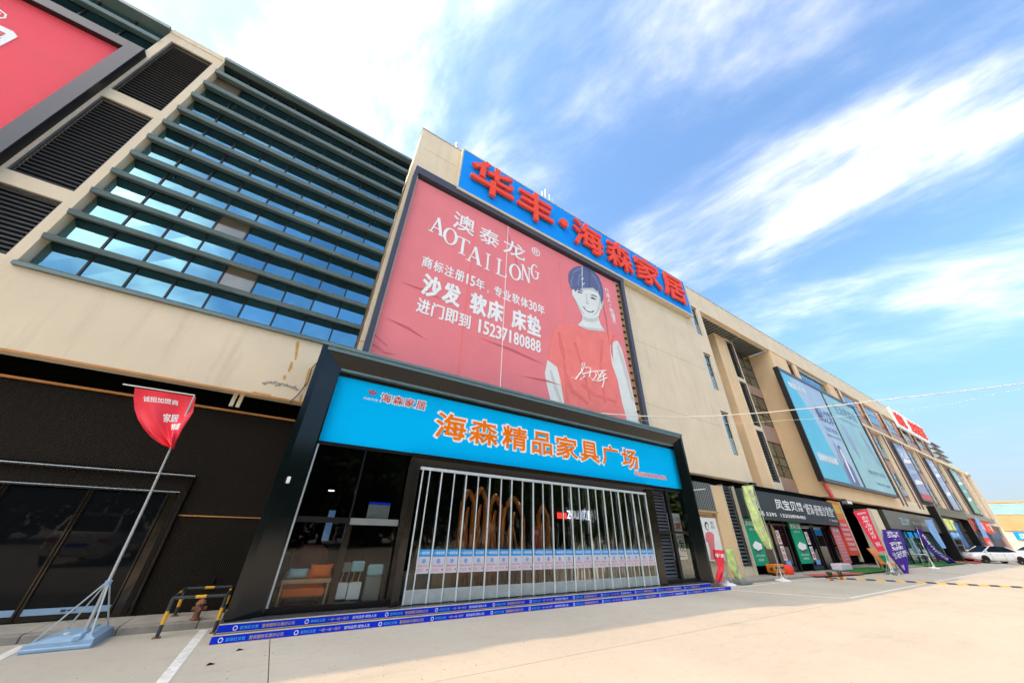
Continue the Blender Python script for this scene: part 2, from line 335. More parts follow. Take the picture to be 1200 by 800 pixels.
M['orange_facade'] = mat('orange_facade', (0.58, 0.32, 0.15), 0.6, var=0.1, vs=0.6)
M['teal_glass2'] = mat('teal_shop_glass', (0.06, 0.16, 0.16), 0.05, metal=0.3, var=0.3, vs=1.2)
M['ad_cyan'] = mat('ad_cyan', (0.10, 0.55, 0.74), 0.4, var=0.1, vs=0.35)
M['ad_pale'] = mat('ad_pale', (0.42, 0.56, 0.70), 0.4, var=0.16, vs=0.35)
M['ad_mint'] = mat('ad_mint', (0.32, 0.58, 0.60), 0.4, var=0.16, vs=0.4)
M['ad_ink'] = mat('ad_ink', (0.09, 0.12, 0.30), 0.4, var=0.3, vs=1)
M['ad_lilac'] = mat('ad_lilac', (0.30, 0.34, 0.52), 0.4, var=0.35, vs=0.5)
M['ad_blue'] = mat('ad_blue', (0.36, 0.46, 0.64), 0.4, var=0.3, vs=0.5)
M['ad_green'] = mat('ad_green', (0.14, 0.42, 0.30), 0.4, var=0.2, vs=0.5)
M['maroon'] = mat('maroon', (0.16, 0.03, 0.02), 0.5, var=0.15)
M['pipe_brown'] = mat('brown_pipe', (0.17, 0.10, 0.07), 0.5, var=0.2)
M['cable'] = mat('cable_white', (0.75, 0.68, 0.58), 0.5, var=0.05)
M['sofa_or'] = mat('bright_orange', (0.75, 0.22, 0.015), 0.5, var=0.08)
def clear_pane(name, tint, a, k):
    m = bpy.data.materials.new(name); m.use_nodes = True; t = m.node_tree; t.nodes.clear()
    o = t.nodes.new('ShaderNodeOutputMaterial'); tr = t.nodes.new('ShaderNodeBsdfTransparent'); tr.inputs[0].default_value = (*tint, 1)
    gl = t.nodes.new('ShaderNodeBsdfGlossy'); gl.inputs['Roughness'].default_value = 0.02
    fr = t.nodes.new('ShaderNodeFresnel'); fr.inputs[0].default_value = 1.5
    ad = t.nodes.new('ShaderNodeMath'); ad.operation = 'MULTIPLY_ADD'; ad.inputs[1].default_value = k; ad.inputs[2].default_value = a; t.links.new(fr.outputs[0], ad.inputs[0])
    tc = t.nodes.new('ShaderNodeTexCoord'); no = t.nodes.new('ShaderNodeTexNoise'); no.inputs['Scale'].default_value = 3.5 if 'film' in name else 0.8; no.inputs['Detail'].default_value = 1
    mp = t.nodes.new('ShaderNodeMapping'); mp.inputs['Scale'].default_value = (1.6, 1, 0.35); t.links.new(tc.outputs['Object'], mp.inputs[0]); t.links.new(mp.outputs[0], no.inputs['Vector'])
    bp = t.nodes.new('ShaderNodeBump'); bp.inputs['Strength'].default_value = 0.5 if 'film' in name else 0.03; bp.inputs['Distance'].default_value = 0.05; t.links.new(no.outputs[0], bp.inputs['Height']); t.links.new(bp.outputs[0], gl.inputs['Normal'])
    mx = t.nodes.new('ShaderNodeMixShader'); t.links.new(ad.outputs[0], mx.inputs[0]); t.links.new(tr.outputs[0], mx.inputs[1]); t.links.new(gl.outputs[0], mx.inputs[2]); t.links.new(mx.outputs[0], o.inputs[0])
    return m
M['clear'] = clear_pane('clear_glass', (0.92, 0.94, 0.93), 0.0, 0.55)
M['film'] = clear_pane('film_curtain', (0.80, 0.82, 0.80), 0.0, 0.85)
def lit(name, col, e): return mat(name, col, 0.5, emit=col, estr=e, var=0.02)
M['lit_red'] = lit('lit_red', (0.9, 0.03, 0.02), 0.2); M['lit_white'] = lit('lit_white', (0.75, 0.8, 1.0), 0.25)

def concrete(name, base, joint=False):
    m = bpy.data.materials.new(name); m.use_nodes = True; t = m.node_tree; b = t.nodes['Principled BSDF']; b.inputs['Roughness'].default_value = 0.85
    tc = t.nodes.new('ShaderNodeTexCoord')
    def noise(sc, det, rough=0.6, scl=(1, 1, 1), src='Object'):
        mp = t.nodes.new('ShaderNodeMapping'); mp.inputs['Scale'].default_value = scl; t.links.new(geoP.outputs[0], mp.inputs[0])
        n = t.nodes.new('ShaderNodeTexNoise'); n.inputs['Scale'].default_value = sc; n.inputs['Detail'].default_value = det; n.inputs['Roughness'].default_value = rough; t.links.new(mp.outputs[0], n.inputs['Vector']); return n.outputs[0]
    geoP = t.nodes.new('ShaderNodeNewGeometry')
    big = noise(0.22, 7, 0.68); fine = noise(9, 8, 0.7); st = noise(0.9, 8, 0.7, (0.35, 1.6, 1))
    cr = t.nodes.new('ShaderNodeValToRGB'); e = cr.color_ramp.elements; e[0].position = 0.32; e[1].position = 0.7
    e[0].color = (base[0] * 0.86, base[1] * 0.85, base[2] * 0.83, 1); e[1].color = (base[0] * 1.07, base[1] * 1.06, base[2] * 1.05, 1)
    t.links.new(big, cr.inputs[0]); out = cr.outputs[0]
    for src, lo, hi, k, c in ((st, 0.56, 0.82, 0.50, (0.45, 0.43, 0.38)), (fine, 0.52, 0.85, 0.5, (0.55, 0.53, 0.48)), (noise(0.55, 3), 0.60, 0.70, 0.28, (0.75, 0.7, 0.62)), (noise(0.35, 9, 0.75, (0.12, 2.4, 1)), 0.60, 0.75, 0.35, (0.60, 0.56, 0.5)), (noise(2.6, 2), 0.74, 0.80, 0.5, (0.5, 0.46, 0.4))):
        r = t.nodes.new('ShaderNodeMapRange'); r.inputs['From Min'].default_value = lo; r.inputs['From Max'].default_value = hi; r.inputs['To Max'].default_value = k; t.links.new(src, r.inputs['Value'])
        mm = t.nodes.new('ShaderNodeMix'); mm.data_type = 'RGBA'; t.links.new(r.outputs[0], mm.inputs[0]); t.links.new(out, mm.inputs[6]); mm.inputs[7].default_value = (base[0] * c[0], base[1] * c[1], base[2] * c[2], 1); out = mm.outputs[2]
    t.links.new(out, b.inputs['Base Color'])
    bp = t.nodes.new('ShaderNodeBump'); bp.inputs['Strength'].default_value = 0.25; bp.inputs['Distance'].default_value = 0.01; t.links.new(noise(40, 6, 0.7), bp.inputs['Height']); t.links.new(bp.outputs[0], b.inputs['Normal'])
    return m
M['concrete'] = concrete('worn_concrete', (0.52, 0.47, 0.385))
M['joint'] = mat('joint_fill', (0.10, 0.085, 0.07), 0.9)

def vary(m, lo, hi):                                              # each pane a little different, by its own random number
    t = m.node_tree; b = t.nodes['Principled BSDF']; l = b.inputs['Base Color'].links[0]; src = l.from_socket
    oi = t.nodes.new('ShaderNodeObjectInfo'); r = t.nodes.new('ShaderNodeMapRange'); r.inputs['To Min'].default_value = lo; r.inputs['To Max'].default_value = hi; t.links.new(oi.outputs['Random'], r.inputs['Value'])
    v = t.nodes.new('ShaderNodeVectorMath'); v.operation = 'SCALE'; t.links.new(src, v.inputs[0]); t.links.new(r.outputs[0], v.inputs['Scale']); t.links.new(v.outputs[0], b.inputs['Base Color'])
vary(M['glass'], 0.85, 1.12); vary(M['glass_green'], 0.6, 1.3); vary(M['glass_beige'], 0.8, 1.2)
def corr_mat():                                                   # dark sheet metal with fine close ribs (under a pixel or two wide)
    m = M['corrug']; t = m.node_tree; b = t.nodes['Principled BSDF']
    g = t.nodes.new('ShaderNodeNewGeometry'); w = t.nodes.new('ShaderNodeTexWave'); w.bands_direction = 'X'; w.inputs['Scale'].default_value = 9.5
    w.inputs['Distortion'].default_value = 0.0
    t.links.new(g.outputs['Position'], w.inputs['Vector'])
    bp = t.nodes.new('ShaderNodeBump'); bp.inputs['Strength'].default_value = 1.0; bp.inputs['Distance'].default_value = 0.012
    t.links.new(w.outputs[1], bp.inputs['Height']); t.links.new(bp.outputs[0], b.inputs['Normal'])
corr_mat()

# ------------------------------------------------------------------ ground, pavement, parking marks
g = MB().box(-400, 900, -600, 500, -1.0, -0.05)
ground = tag(g.build('ground', M['concrete']), 'pale worn concrete ground of the open parking yard', kind='structure')
for ix, (x0, x1) in enumerate([(-36, -24), (-24, -11.5), (-11.5, 0.46), (0.46, 12.5), (12.5, 24.5), (24.5, 36.5), (36.5, 48.5), (48.5, 60.5), (60.5, 74), (74, 88), (88, 130)]):
    for (y0, y1) in [(-24, -15), (-15, -5), (-5, 5.0), (5.0, 12.0)]:
        MB().bbox(x0 + 0.006, x1 - 0.006, y0 + 0.007, y1 - 0.007, -0.3, 0.0, 0.004).build('concrete_slab', M['concrete'], ground)
jf = MB().box(-36, 130, -24, 12, -0.2, -0.012).build('joint_filler', M['joint'], ground)
# pavements
pv = tag(MB().box(-30, -0.26, 8.98, 9.68, -0.1, 0.088).build('pavement', M['paving']), kind='structure')
x = -30
while x < -0.3:
    x1 = min(x + 0.98, -0.27); MB().bbox(x + 0.004, x1 - 0.004, 8.80, 8.98, -0.1, 0.10, 0.012).build('kerb_stone', M['kerbstone'], pv)
    x2 = min(x + 0.98, -0.27)
    MB().bbox(x + 0.004, x2 - 0.004, 8.985, 9.33, 0.0, 0.098, 0.004).build('paving_stone', M['paving'], pv)
    MB().bbox(x + 0.004, x2 - 0.004, 9.336, 9.69, 0.0, 0.097, 0.004).build('paving_stone', M['paving'], pv); x += 0.98
pv2 = tag(MB().box(13.5, 101, 8.56, 9.6, -0.1, 0.055).build('pavement', M['paving']), kind='structure')
x = 13.5
while x < 100:
    L_ = 0.98 if x < 40 else 6
    MB().bbox(x + 0.004, x + L_ - 0.004, 8.40, 8.56, -0.1, 0.065, 0.012).build('kerb_stone', M['kerbstone'], pv2)
    if x < 40:
        for k in range(2): MB().bbox(x + 0.004, x + L_ - 0.004, 8.565 + k * 0.5, 9.06 + k * 0.5, 0.0, 0.063 - k * 0.001, 0.004).build('paving_stone', M['paving'], pv2)
    x += L_
def mark(pts, name='parking_line', z=0.004):
    tag(MB().add([(a, b, z) for a, b in pts], [tuple(range(len(pts)))]).build(name, M['line']), kind='structure')
mark([(-0.62, 6.0), (-0.50, 6.0), (-0.42, 8.7), (-0.54, 8.7)])
mark([(-2.52, 6.0), (-2.40, 6.0), (-2.38, 8.7), (-2.50, 8.7)])
mark([(16.0, 5.15), (52, 5.42), (52, 5.52), (16.0, 5.25)])
mark([(13.55, 7.9), (13.70, 7.9), (15.75, 5.2), (15.6, 5.2)])
for xx in (24.2, 33, 42, 51): mark([(xx, 8.2), (xx + 0.12, 8.2), (xx + 0.6, 5.3), (xx + 0.48, 5.3)])
mark([(13.8, 7.9), (30, 8.05), (30, 8.13), (13.8, 7.98)])

# cracks, patched spots and grit on the yard
rg = random.Random(11)
def crack(x, y, a, n, st):
    pts = []
    for k in range(n): pts.append((x, y)); a += rg.uniform(-.5, .5); x += math.cos(a) * st; y += math.sin(a) * st
    mb = MB()
    for k in range(n - 1):
        (x0, y0), (x1, y1) = pts[k], pts[k + 1]; d = math.hypot(x1 - x0, y1 - y0); w = .003 * (1 - k / n) + .001; nx_, ny_ = -(y1 - y0) / d * w, (x1 - x0) / d * w
        mb.add([(x0 - nx_, y0 - ny_, .0012), (x1 - nx_, y1 - ny_, .0012), (x1 + nx_, y1 + ny_, .0012), (x0 + nx_, y0 + ny_, .0012)], [(0, 1, 2, 3)])
    tag(mb.build('ground_crack', M['joint']), kind='structure')
for q in ((7.5, 7.4, -.9, 12, .12), (16.5, 6.2, -.3, 16, .2)): crack(*q)
gm = MB()
for k in range(420):
    x = rg.uniform(-2.5, 18); y = rg.uniform(2.5, 8.75) if x > 4 else rg.uniform(5.0, 7.6); r = rg.uniform(.004, .013)
    gm.add([(x - r, y - r * .7, 0), (x + r, y - r, 0), (x + r * .8, y + r, 0), (x - r, y + r * .8, 0), (x, y, r * .9)], [(0, 1, 4), (1, 2, 4), (2, 3, 4), (3, 0, 4)])
tag(gm.build('grit', M['paving']), 'scattered grit and tiny stones on the concrete yard', 'grit', kind='stuff')
for i, (qx, qy) in enumerate(((.05, 7.25), (-.22, 6.75))):
    tag(MB().add([(qx, qy, .002), (qx + .06, qy - .01, .012), (qx + .10, qy + .03, .003), (qx + .03, qy + .05, .015)], [(0, 1, 3), (1, 2, 3), (0, 3, 1), (1, 3, 2)]).build('litter_scrap', M['black'], loc=(qx, qy, 0)), ('small dark scrap lying just below the first printed strip', 'small dark scrap lying nearest the white line')[i], 'litter')

# ------------------------------------------------------------------ the long building
B = thing('furniture_mall_building', 'long beige furniture mall with louvred glass bay, tall billboard block and row of shops', 'building', (0, 9.2, 0))
YF = 9.2
roofL, roofR = 14.6, 17.2
wall = lambda mb, name='wall', m=M['plaster']: mb.build(name, m, B)
wall(MB().box(-45, 0.5, 11.6, 45, 0, 14.4).box(0.58, 83.5, 11.6, 45, 0, 17.0).box(83.52, 102.9, 11.6, 45, 0, 12.4), 'main_volume')
# first floor band on the left
wall(MB().box(-45, 0.52, YF, 9.5, 4.10, 5.72), 'band_wall')
MB().box(-45, 0.5, YF - 0.012, YF - 0.001, 4.085, 4.125).build('edge_trim', M['copper_and_glow'], B)
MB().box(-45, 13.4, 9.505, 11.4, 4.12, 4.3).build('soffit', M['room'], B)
MB().box(-45, -0.3, 9.64, 9.70, 3.745, 3.785).build('edge_trim', M['copper_and_glow'], B)
wl = MB().box(-45, -7.9, 9.72, 10.2, 0, 3.74).box(-7.9, -1.80, 9.72, 10.2, 2.40, 3.74).box(-1.80, 0.2, 9.72, 10.2, 0, 3.74); wl.build('corrugated_wall', M['corrug'], B)
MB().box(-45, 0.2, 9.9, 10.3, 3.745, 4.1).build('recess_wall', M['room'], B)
for xx in (-1.62, -1.50): MB().box(xx, xx + 0.07, 9.35, 9.42, 3.80, 4.10).build('bracket', M['plaster'], B)
MB().box(-1.68, -0.28, 9.705, 9.718, 1.635, 1.655).build('cladding_joint', M['copper_and_glow'], B)  # orange reflection along this joint is put into its colour
MB().bbox(-1.71, -1.65, 9.66, 9.718, 0.1, 2.33, .015).build('door_surround', M['brown'], B)
MB().box(-8.3, -1.66, 9.64, 9.718, 2.33, 2.37).build('door_surround', M['mullion'], B)
MB().bbox(-0.72, -0.66, 9.69, 9.718, 0.42, 0.62, 0.008).build('wall_box', M['black'], B)
# roof cap left, column with louvre panels
for a_, b_ in ((-45, -7.03), (-5.67, 0.5)): MB().box(a_, b_, 9.08, 9.6, 14.50, 14.62).build('roof_cap', M['teal'], B)
lou = [(-6.85, -5.85, 11.22, 14.17), (-6.85, -5.85, 7.79, 10.87), (-6.85, -5.85, 5.9, 7.45)]
wall(holes(MB(), -7.02, -5.68, 5.72, 14.50, YF, 9.72, lou), 'column')
wall(MB().box(-7.02, -5.68, YF - 0.02, 9.72, 14.502, 14.7), 'column_cap')
def louver_panel(x0, x1, z0, z1, y, par, pitch=0.105, depth=0.06, name='louver_panel', stuff=False):
    p = MB().box(x0, x1, y + 0.12, y + 0.15, z0, z1).build(name, M['louver_back'], par)
    f = MB(); t = 0.035
    f.box(x0, x1, y - 0.01, y + 0.04, z1 - t, z1).box(x0, x1, y - 0.01, y + 0.04, z0, z0 + t).box(x0, x0 + t, y - 0.01, y + 0.04, z0 + t, z1 - t).box(x1 - t, x1, y - 0.01, y + 0.04, z0 + t, z1 - t)
    f.build('louver_frame', M['louver'], p)
    n = int((z1 - z0 - 2 * t) / pitch); first = None; allm = MB()
    for i in range(n):
        z = z0 + t + (i + 0.5) * (z1 - z0 - 2 * t) / n
        a = [(y, z - 0.03), (y + 0.008, z - 0.036), (y + depth, z + 0.030), (y + depth - 0.008, z + 0.036)]
        if stuff: allm.prismx(a, x0 + t, x1 - t); continue
        if first is None: first = MB().prismx(a, x0 + t, x1 - t).build('louver_slat', M['louver'], p); fz = z
        else: inst(first, dz=z - fz)
    if stuff: tag(allm.build('louver_slat', M['louver'], p), kind='stuff')
    return p
for h in lou: louver_panel(h[0], h[1], h[2], h[3], YF + 0.05, B)
# glazed bay: panes, mullions, blades
YG = 9.44
slat_z = [5.84, 6.59, 7.33, 8.06, 8.79, 9.53, 10.26, 10.98, 11.71, 12.48, 13.2, 13.95]
def glazed_bay(x0, x1, n, zlist, zcut=0):
    w = (x1 - x0) / n
    MB().box(x0, x1, YG + 0.03, YG + 0.26, max(5.9, zcut), 14.48).build('glazing_backing', M['mullion'], B)
    pane = None
    rows = [z for z in zlist if z >= zcut - 0.1]
    for r, z in enumerate(rows):
        za, zb = z + 0.09, z + 0.70
        for i in range(n):
            m_ = M['glass_beige'] if random.random() < 0.04 else M['glass']
            if zb > 14.5: zb = 14.48
            xa_, xb_ = x0 + i * w + 0.02, x0 + (i + 1) * w - 0.02; j_ = [random.uniform(-.006, .006) for _ in range(4)]
            o = MB().add([(xa_, YG - .01 + j_[0], za), (xb_, YG - .01 + j_[1], za), (xb_, YG - .01 + j_[2], zb), (xa_, YG - .01 + j_[3], zb), (xa_, YG + .02, za), (xb_, YG + .02, za), (xb_, YG + .02, zb), (xa_, YG + .02, zb)], [(0, 1, 2, 3), (7, 6, 5, 4), (0, 4, 5, 1), (1, 5, 6, 2), (2, 6, 7, 3), (3, 7, 4, 0)])
            if random.random() < 0.10 and r > 2:
                o.box(x0 + i * w + 0.12, x0 + i * w + 0.14, YG - 0.05, YG - 0.013, zb - 0.12, zb - 0.02)
            o.build('pane', m_, B)
    for i in range(1, n): MB().box(x0 + i * w - 0.018, x0 + i * w + 0.018, YG - 0.04, YG + 0.03, max(5.9, zcut), 14.48).build('mullion', M['mullion'], B)
    for z in rows:                                                # projecting blade: light nose, dark deep underside
        MB().prismx([(9.15, z - 0.01), (9.18, z - 0.115), (9.21, z - 0.12), (9.41, z - 0.04), (9.41, z + 0.04), (9.20, z + 0.02)], x0, x1).build('sun_blade', M['teal'], B)
        MB().box(x0, x1, YG - 0.03, YG - 0.014, z - 0.03, z + 0.09).build('transom', M['teal_dark'], B)
glazed_bay(-5.68, 0.50, 9, slat_z)
MB().box(-5.68, 0.5, 9.12, 9.46, 5.725, 5.80).build('bay_sill', M['teal'], B)
MB().box(-5.68, 0.5, 9.30, 9.46, 14.42, 14.498).build('bay_header', M['teal_dark'], B)
glazed_bay(-18.0, -7.02, 14, slat_z, 12.4)
wall(MB().box(-18, -7.02, 9.3, 9.6, 5.72, 12.3), 'wall')
# tower block
tw = [(20.02, 20.72, 13.14, 15.38), (20.02, 20.72, 9.25, 11.67), (20.02, 20.72, 5.44, 7.83)]
wall(holes(MB(), 0.56, 21.26, 4.10, roofR, YF, 9.5, tw), 'tower_wall')
wall(MB().box(0.56, 0.8, 9.502, 11.6, 14.3, roofR), 'tower_side')
wall(MB().box(20.95, 21.25, 9.502, 11.6, 4.1, 15.42), 'tower_side')
MB().box(0.54, 83.4, YF - 0.02, 9.6, roofR + 0.001, roofR + 0.05).build('roof_cap', M['coping'], B)
def window(x0, x1, z0, z1, y, par, rows, cols=1, gm=None, fw=0.035, depth=0.06, bars=False, fm=None):
    f = MB(); fm = fm or M['mullion']
    f.box(x0, x1, y, y + depth, z1 - fw, z1).box(x0, x1, y, y + depth, z0, z0 + fw).box(x0, x0 + fw, y, y + depth, z0 + fw, z1 - fw).box(x1 - fw, x1, y, y + depth, z0 + fw, z1 - fw)
    w = f.build('window', fm, par)
    zs = [z0 + (z1 - z0) * r for r in ([0] + rows + [1])]
    for j in range(len(zs) - 1):
        if j: MB().box(x0 + fw, x1 - fw, y - 0.01, y + depth, zs[j] - fw / 2, zs[j] + fw / 2).build('transom', fm, w)
        for i in range(cols):
            a, b = x0 + (x1 - x0) * i / cols, x0 + (x1 - x0) * (i + 1) / cols
            MB().box(a + 0.01, b - 0.01, y + 0.025, y + 0.035, zs[j] + 0.01, zs[j + 1] - 0.01).build('pane', gm or M['glass'], w)
            if i: MB().box(a - fw / 2, a + fw / 2, y + 0.001, y + depth, zs[j] + fw / 2, zs[j + 1] - fw / 2).build('mullion', fm, w)
    if bars:
        for i in range(1, 4):
            a = x0 + (x1 - x0) * i / 4; MB().box(a - 0.012, a + 0.012, y - 0.03, y - 0.005, z0 + 0.02, zs[1] - 0.03).build('bar', M['alu'], w)
    return w
for h in tw: window(*h[:2], *h[2:], YF + 0.10, B, [0.42, 0.73], bars=True)
for h in tw: MB().box(h[0] - 0.03, h[1] + 0.03, YF - 0.04, YF - 0.001, h[3] + 0.001, h[3] + 0.05).build('window_hood', M['mullion'], B)
# roof band beyond the tower, soffit with ribs
wall(MB().box(21.262, 83.4, YF, 9.5, 15.42, roofR), 'roof_band')
MB().box(21.27, 83.3, YF - 0.02, YF - 0.001, 15.41, 15.47).build('edge_trim', M['copper_and_glow'], B)  # orange light on the band's lower edge, put into the strip colour
MB().box(21.26, 31.3, 9.502, 11.0, 15.44, 15.6).build('soffit', M['grey_panel'], B)
for i in range(24):
    MB().box(21.35 + i * 0.41, 21.42 + i * 0.41, 9.51, 10.8, 15.40, 15.438).build('soffit_rib', M['slate'], B)
MB().box(26.95, 27.2, 9.51, 10.2, 15.30, 15.438).build('beam', M['grey_panel'], B)
# recessed bay with tall window strips
YR = 10.85
def strip(x0, x1, cols, ybk=YR, top=15.4, zs=((12.3, 15.4), (9.03, 11.5), (5.3, 7.8)), gm=None):
    for a, b in zs: window(x0, x1, a, min(b, top), ybk - 0.06, B, [0.34, 0.58] if b < 15 else [0.3, 0.55, 0.8], cols, gm or M['glass_green'], fw=0.05)
    for a, b in ((11.5, 12.3), (7.8, 9.03), (4.1, 5.3)): MB().box(x0, x1, ybk - 0.1, ybk + 0.2, a + 0.002, b - 0.002).build('spandrel', M['spandrel'], B)
strip(21.3, 24.85, 3); strip(27.4, 31.25, 3)
MB().box(21.3, 31.3, YR + 0.21, 11.2, 3.6, 15.4).build('back_wall', M['louver_back'], B)
wall(MB().box(24.85, 26.25, 10.26, YR + 0.2, 3.7, 15.42).box(26.25, 27.45, 10.38, YR + 0.2, 3.7, 15.42), 'pier', M['plaster2'])
pf = holes(MB(), 26.16, 27.46, 3.7, 15.41, 10.2, 10.36, [(26.31, 27.33, 12.04, 15.25), (26.31, 27.33, 8.35, 11.73), (26.31, 27.33, 4.7, 8.05)]); wall(pf, 'pier_face')
for a, b in ((12.04, 15.25), (8.35, 11.73), (4.7, 8.05)): louver_panel(26.31, 27.33, a, b, 10.23, B, stuff=False, pitch=0.17)
MB().box(21.26, 31.25, 9.6, 10.9, 3.66, 3.72).build('ledge', M['plaster'], B)
# bay with the big advert: lower part proud, upper part with windows
wall(MB().box(31.25, 48.3, 9.15, 11.2, 4.10, 12.24), 'bay_wall', M['plaster2'])
wall(MB().box(31.32, 34.4, YF, 11.2, 12.242, 15.42), 'bay_upper_wall', M['plaster2'])
MB().box(34.4, 48.3, 9.75, 11.2, 12.242, 15.42).build('back_wall', M['louver_back'], B)
louver_panel(34.5, 35.7, 12.9, 15.35, 9.35, B, stuff=True)
wall(MB().box(35.75, 36.5, YF + 0.002, 9.7, 12.242, 15.42), 'pier', M['plaster2']); wall(MB().box(43.5, 45.1, YF + 0.002, 9.7, 12.242, 15.42), 'pier', M['plaster2'])
def grid_window(x0, x1, z0, z1, y, cols, rows, gm='glass'):
    w = MB().box(x0, x1, y + 0.05, y + 0.08, z0, z1).build('window', M['mullion'], B)
    for i in range(cols):
        for j in range(rows):
            a, b = x0 + (x1 - x0) * i / cols, x0 + (x1 - x0) * (i + 1) / cols; c, d = z0 + (z1 - z0) * j / rows, z0 + (z1 - z0) * (j + 1) / rows
            MB().box(a + 0.03, b - 0.03, y, y + 0.049, c + 0.03, d - 0.03).build('pane', M['glass'], w)
    return w
grid_window(36.5, 43.5, 12.3, 15.4, 9.5, 10, 4)
# repeated modules further on
def pipes(xc, z0, z1):
    for d in (-0.38, 0.0, 0.38):
        MB().box(xc + d - 0.06, xc + d + 0.06, 9.10 + abs(d) * 0.1, 9.2, z0, z1).build('pilaster', M['pipe_brown'] if d else M['plaster'], B)
for xc, nx in ((46.3, 52.6), (52.6, 59.4), (59.4, 66.0), (66.0, 72.5), (72.5, 79.2), (79.2, 83.3)):
    pipes(xc, 12.3, 15.40)
    x0, x1 = xc + 0.65, nx - 0.65
    if x1 - x0 < 1: continue
    MB().box(x0 - 0.1, x1 + 0.1, 9.46, 11.5, 12.26, 15.40).build('back_wall', M['spandrel'], B)
    grid_window(x0 + .1, x0 + (x1 - x0) * 0.78, 13.3, 15.30, 9.37, 7, 2)
    MB().box(x0, x1, 9.30, 9.455, 12.25, 13.15).build('spandrel', M['spandrel'], B)
wall(MB().box(48.3, 103.0, 9.1, 9.9, 11.95, 12.24), 'string_course')
wall(MB().box(48.3, 103.0, YF, 11.4, 4.1, 5.0), 'band_wall')
wall(MB().box(83.4, 103.0, YF + 0.01, 11.5, 12.24, 12.6), 'parapet')
MB().box(48.3, 102.5, 9.50, 11.5, 5.0, 11.95).build('back_wall', M['spandrel'], B)
for xc, nx in ((49.6, 55.2), (55.2, 61.8), (61.8, 68.6), (68.6, 75.0), (75.0, 82.2), (82.2, 89.0), (89.0, 95.8)):
    wall(MB().box(xc - 0.85, xc + 0.85, YF, 9.49, 5.0, 11.95), 'pier')
    for d in (-0.62, 0.62): MB().box(xc + d - 0.07, xc + d + 0.07, 9.10, 9.19, 4.5, 11.9).build('pilaster', M['pipe_brown'], B)
    x0, x1 = xc + 0.87, nx - 0.87
    for a in (5.5, 9.1):
        grid_window(x0 + .2, x0 + (x1 - x0) * 0.9, a, a + 2.3, 9.41, 5, 3)
        for q in range(6): MB().box(x0 + .3 + q * .5, x0 + .34 + q * .5, 9.36, 9.40, a + .1, a + 1.0).build('guard_bar', M['alu'], B)
wall(MB().box(95.8, 97.2, YF, 10.4, 5.0, 11.95), 'pier'); wall(MB().box(101.4, 103.0, YF - 0.1, 11.5, 4.6, 12.6), 'pier')
for i, z in enumerate((15.2, 14.5, 13.8, 13.1)):
    MB().box(83.42, 88.6 + i * 0.9, 9.02, 9.6, z - 0.10, z).build('canopy_fin', M['louver'], B)
# shaded reveal above shops
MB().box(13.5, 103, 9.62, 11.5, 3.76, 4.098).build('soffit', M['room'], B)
MB().box(101.6, 103, 9.3, 11.5, 0, 4.55).build('end_wall', M['plaster'], B)
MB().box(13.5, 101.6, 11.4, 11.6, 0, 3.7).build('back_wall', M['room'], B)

def patch(pts, m, name, Y=9.196):
    w_ = [P(a, b, Y) for a, b in pts]; return MB().add([(x, Y, z) for x, z in w_], [tuple(range(len(w_)))]).build(name, m, B)
O = lambda l: [(250 + .275 * a, 380 + .275 * b) for a, b in l]
for l in ([(352, 75), (368, 70), (362, 110), (354, 150), (346, 152), (350, 112)], [(330, 160), (340, 158), (334, 190), (320, 205), (318, 196)], [(300, 215), (310, 218), (306, 238), (296, 232)], [(405, 190), (414, 186), (410, 220), (398, 262), (384, 268), (392, 238)], [(160, 284), (250, 300), (236, 308), (180, 296)], [(372, 300), (380, 296), (376, 330), (362, 332)]): patch(O(l), M['stain_or'], 'rust_stain')
rs_ = random.Random(5)
for k in range(26):
    a, b = 208 + k * 5.8 + rs_.uniform(-3, 3), 242 + k * 1.0 + rs_.uniform(-8, 8); patch(O([(a, b), (a + rs_.uniform(6, 16), b + rs_.uniform(-3, 5)), (a + rs_.uniform(4, 12), b + rs_.uniform(5, 12)), (a - 2, b + rs_.uniform(4, 10))]), M['stain_gr'], 'scuff_mark', 9.1965 - k * .0001)
MB().tube([(P(250 + .275 * a, 380 + .275 * b, 9.16)[0], 9.16, P(250 + .275 * a, 380 + .275 * b, 9.16)[1]) for a, b in ((445, 160), (420, 185), (405, 240), (360, 300), (328, 328), (332, 345))], .012, 6).build('loose_wire', M['mullion'], B)
for zz, x0_, x1_ in ((6.9, 13.0, 19.6), (10.4, 12.9, 21.0), (13.6, 12.9, 21.0), (15.9, .8, 2.3)):
    MB().box(x0_, x1_, YF - .003, YF - .0005, zz, zz + .012).build('hairline_crack', M['stain_gr'], B)
# ------------------------------------------------------------------ roof odds and ends
t = thing('roof_antenna', 'small cluster of metal aerial rods on the roof above the blue sign', 'antenna', (7.2, 9.3, 17.25))
x_, z_ = P(641, 236, 9.6); zb = 17.2
MB().tube([(x_, 9.6, zb), (x_, 9.6, z_ + 0.2)], 0.06).build('mast', M['pole'], t)
for dx, h in ((-0.35, 0.6), (-0.1, 1.0), (0.2, 0.75), (0.4, 0.5)): MB().tube([(x_, 9.6, z_), (x_ + dx, 9.6, z_ + 0.25), (x_ + dx, 9.6, z_ + h)], 0.025).build('rod', M['pole'], t)
x_, z_ = P(535, 172, 9.4)
tag(MB().lathe((x_, 9.4, 17.0), [(0.07, 0), (0.07, 0.75), (0.10, 0.76), (0.10, 0.9), (0.05, 0.93)]).build('vent_pipe', M['white']), 'short white vent pipe standing on the parapet left of the blue roof sign', 'pipe')

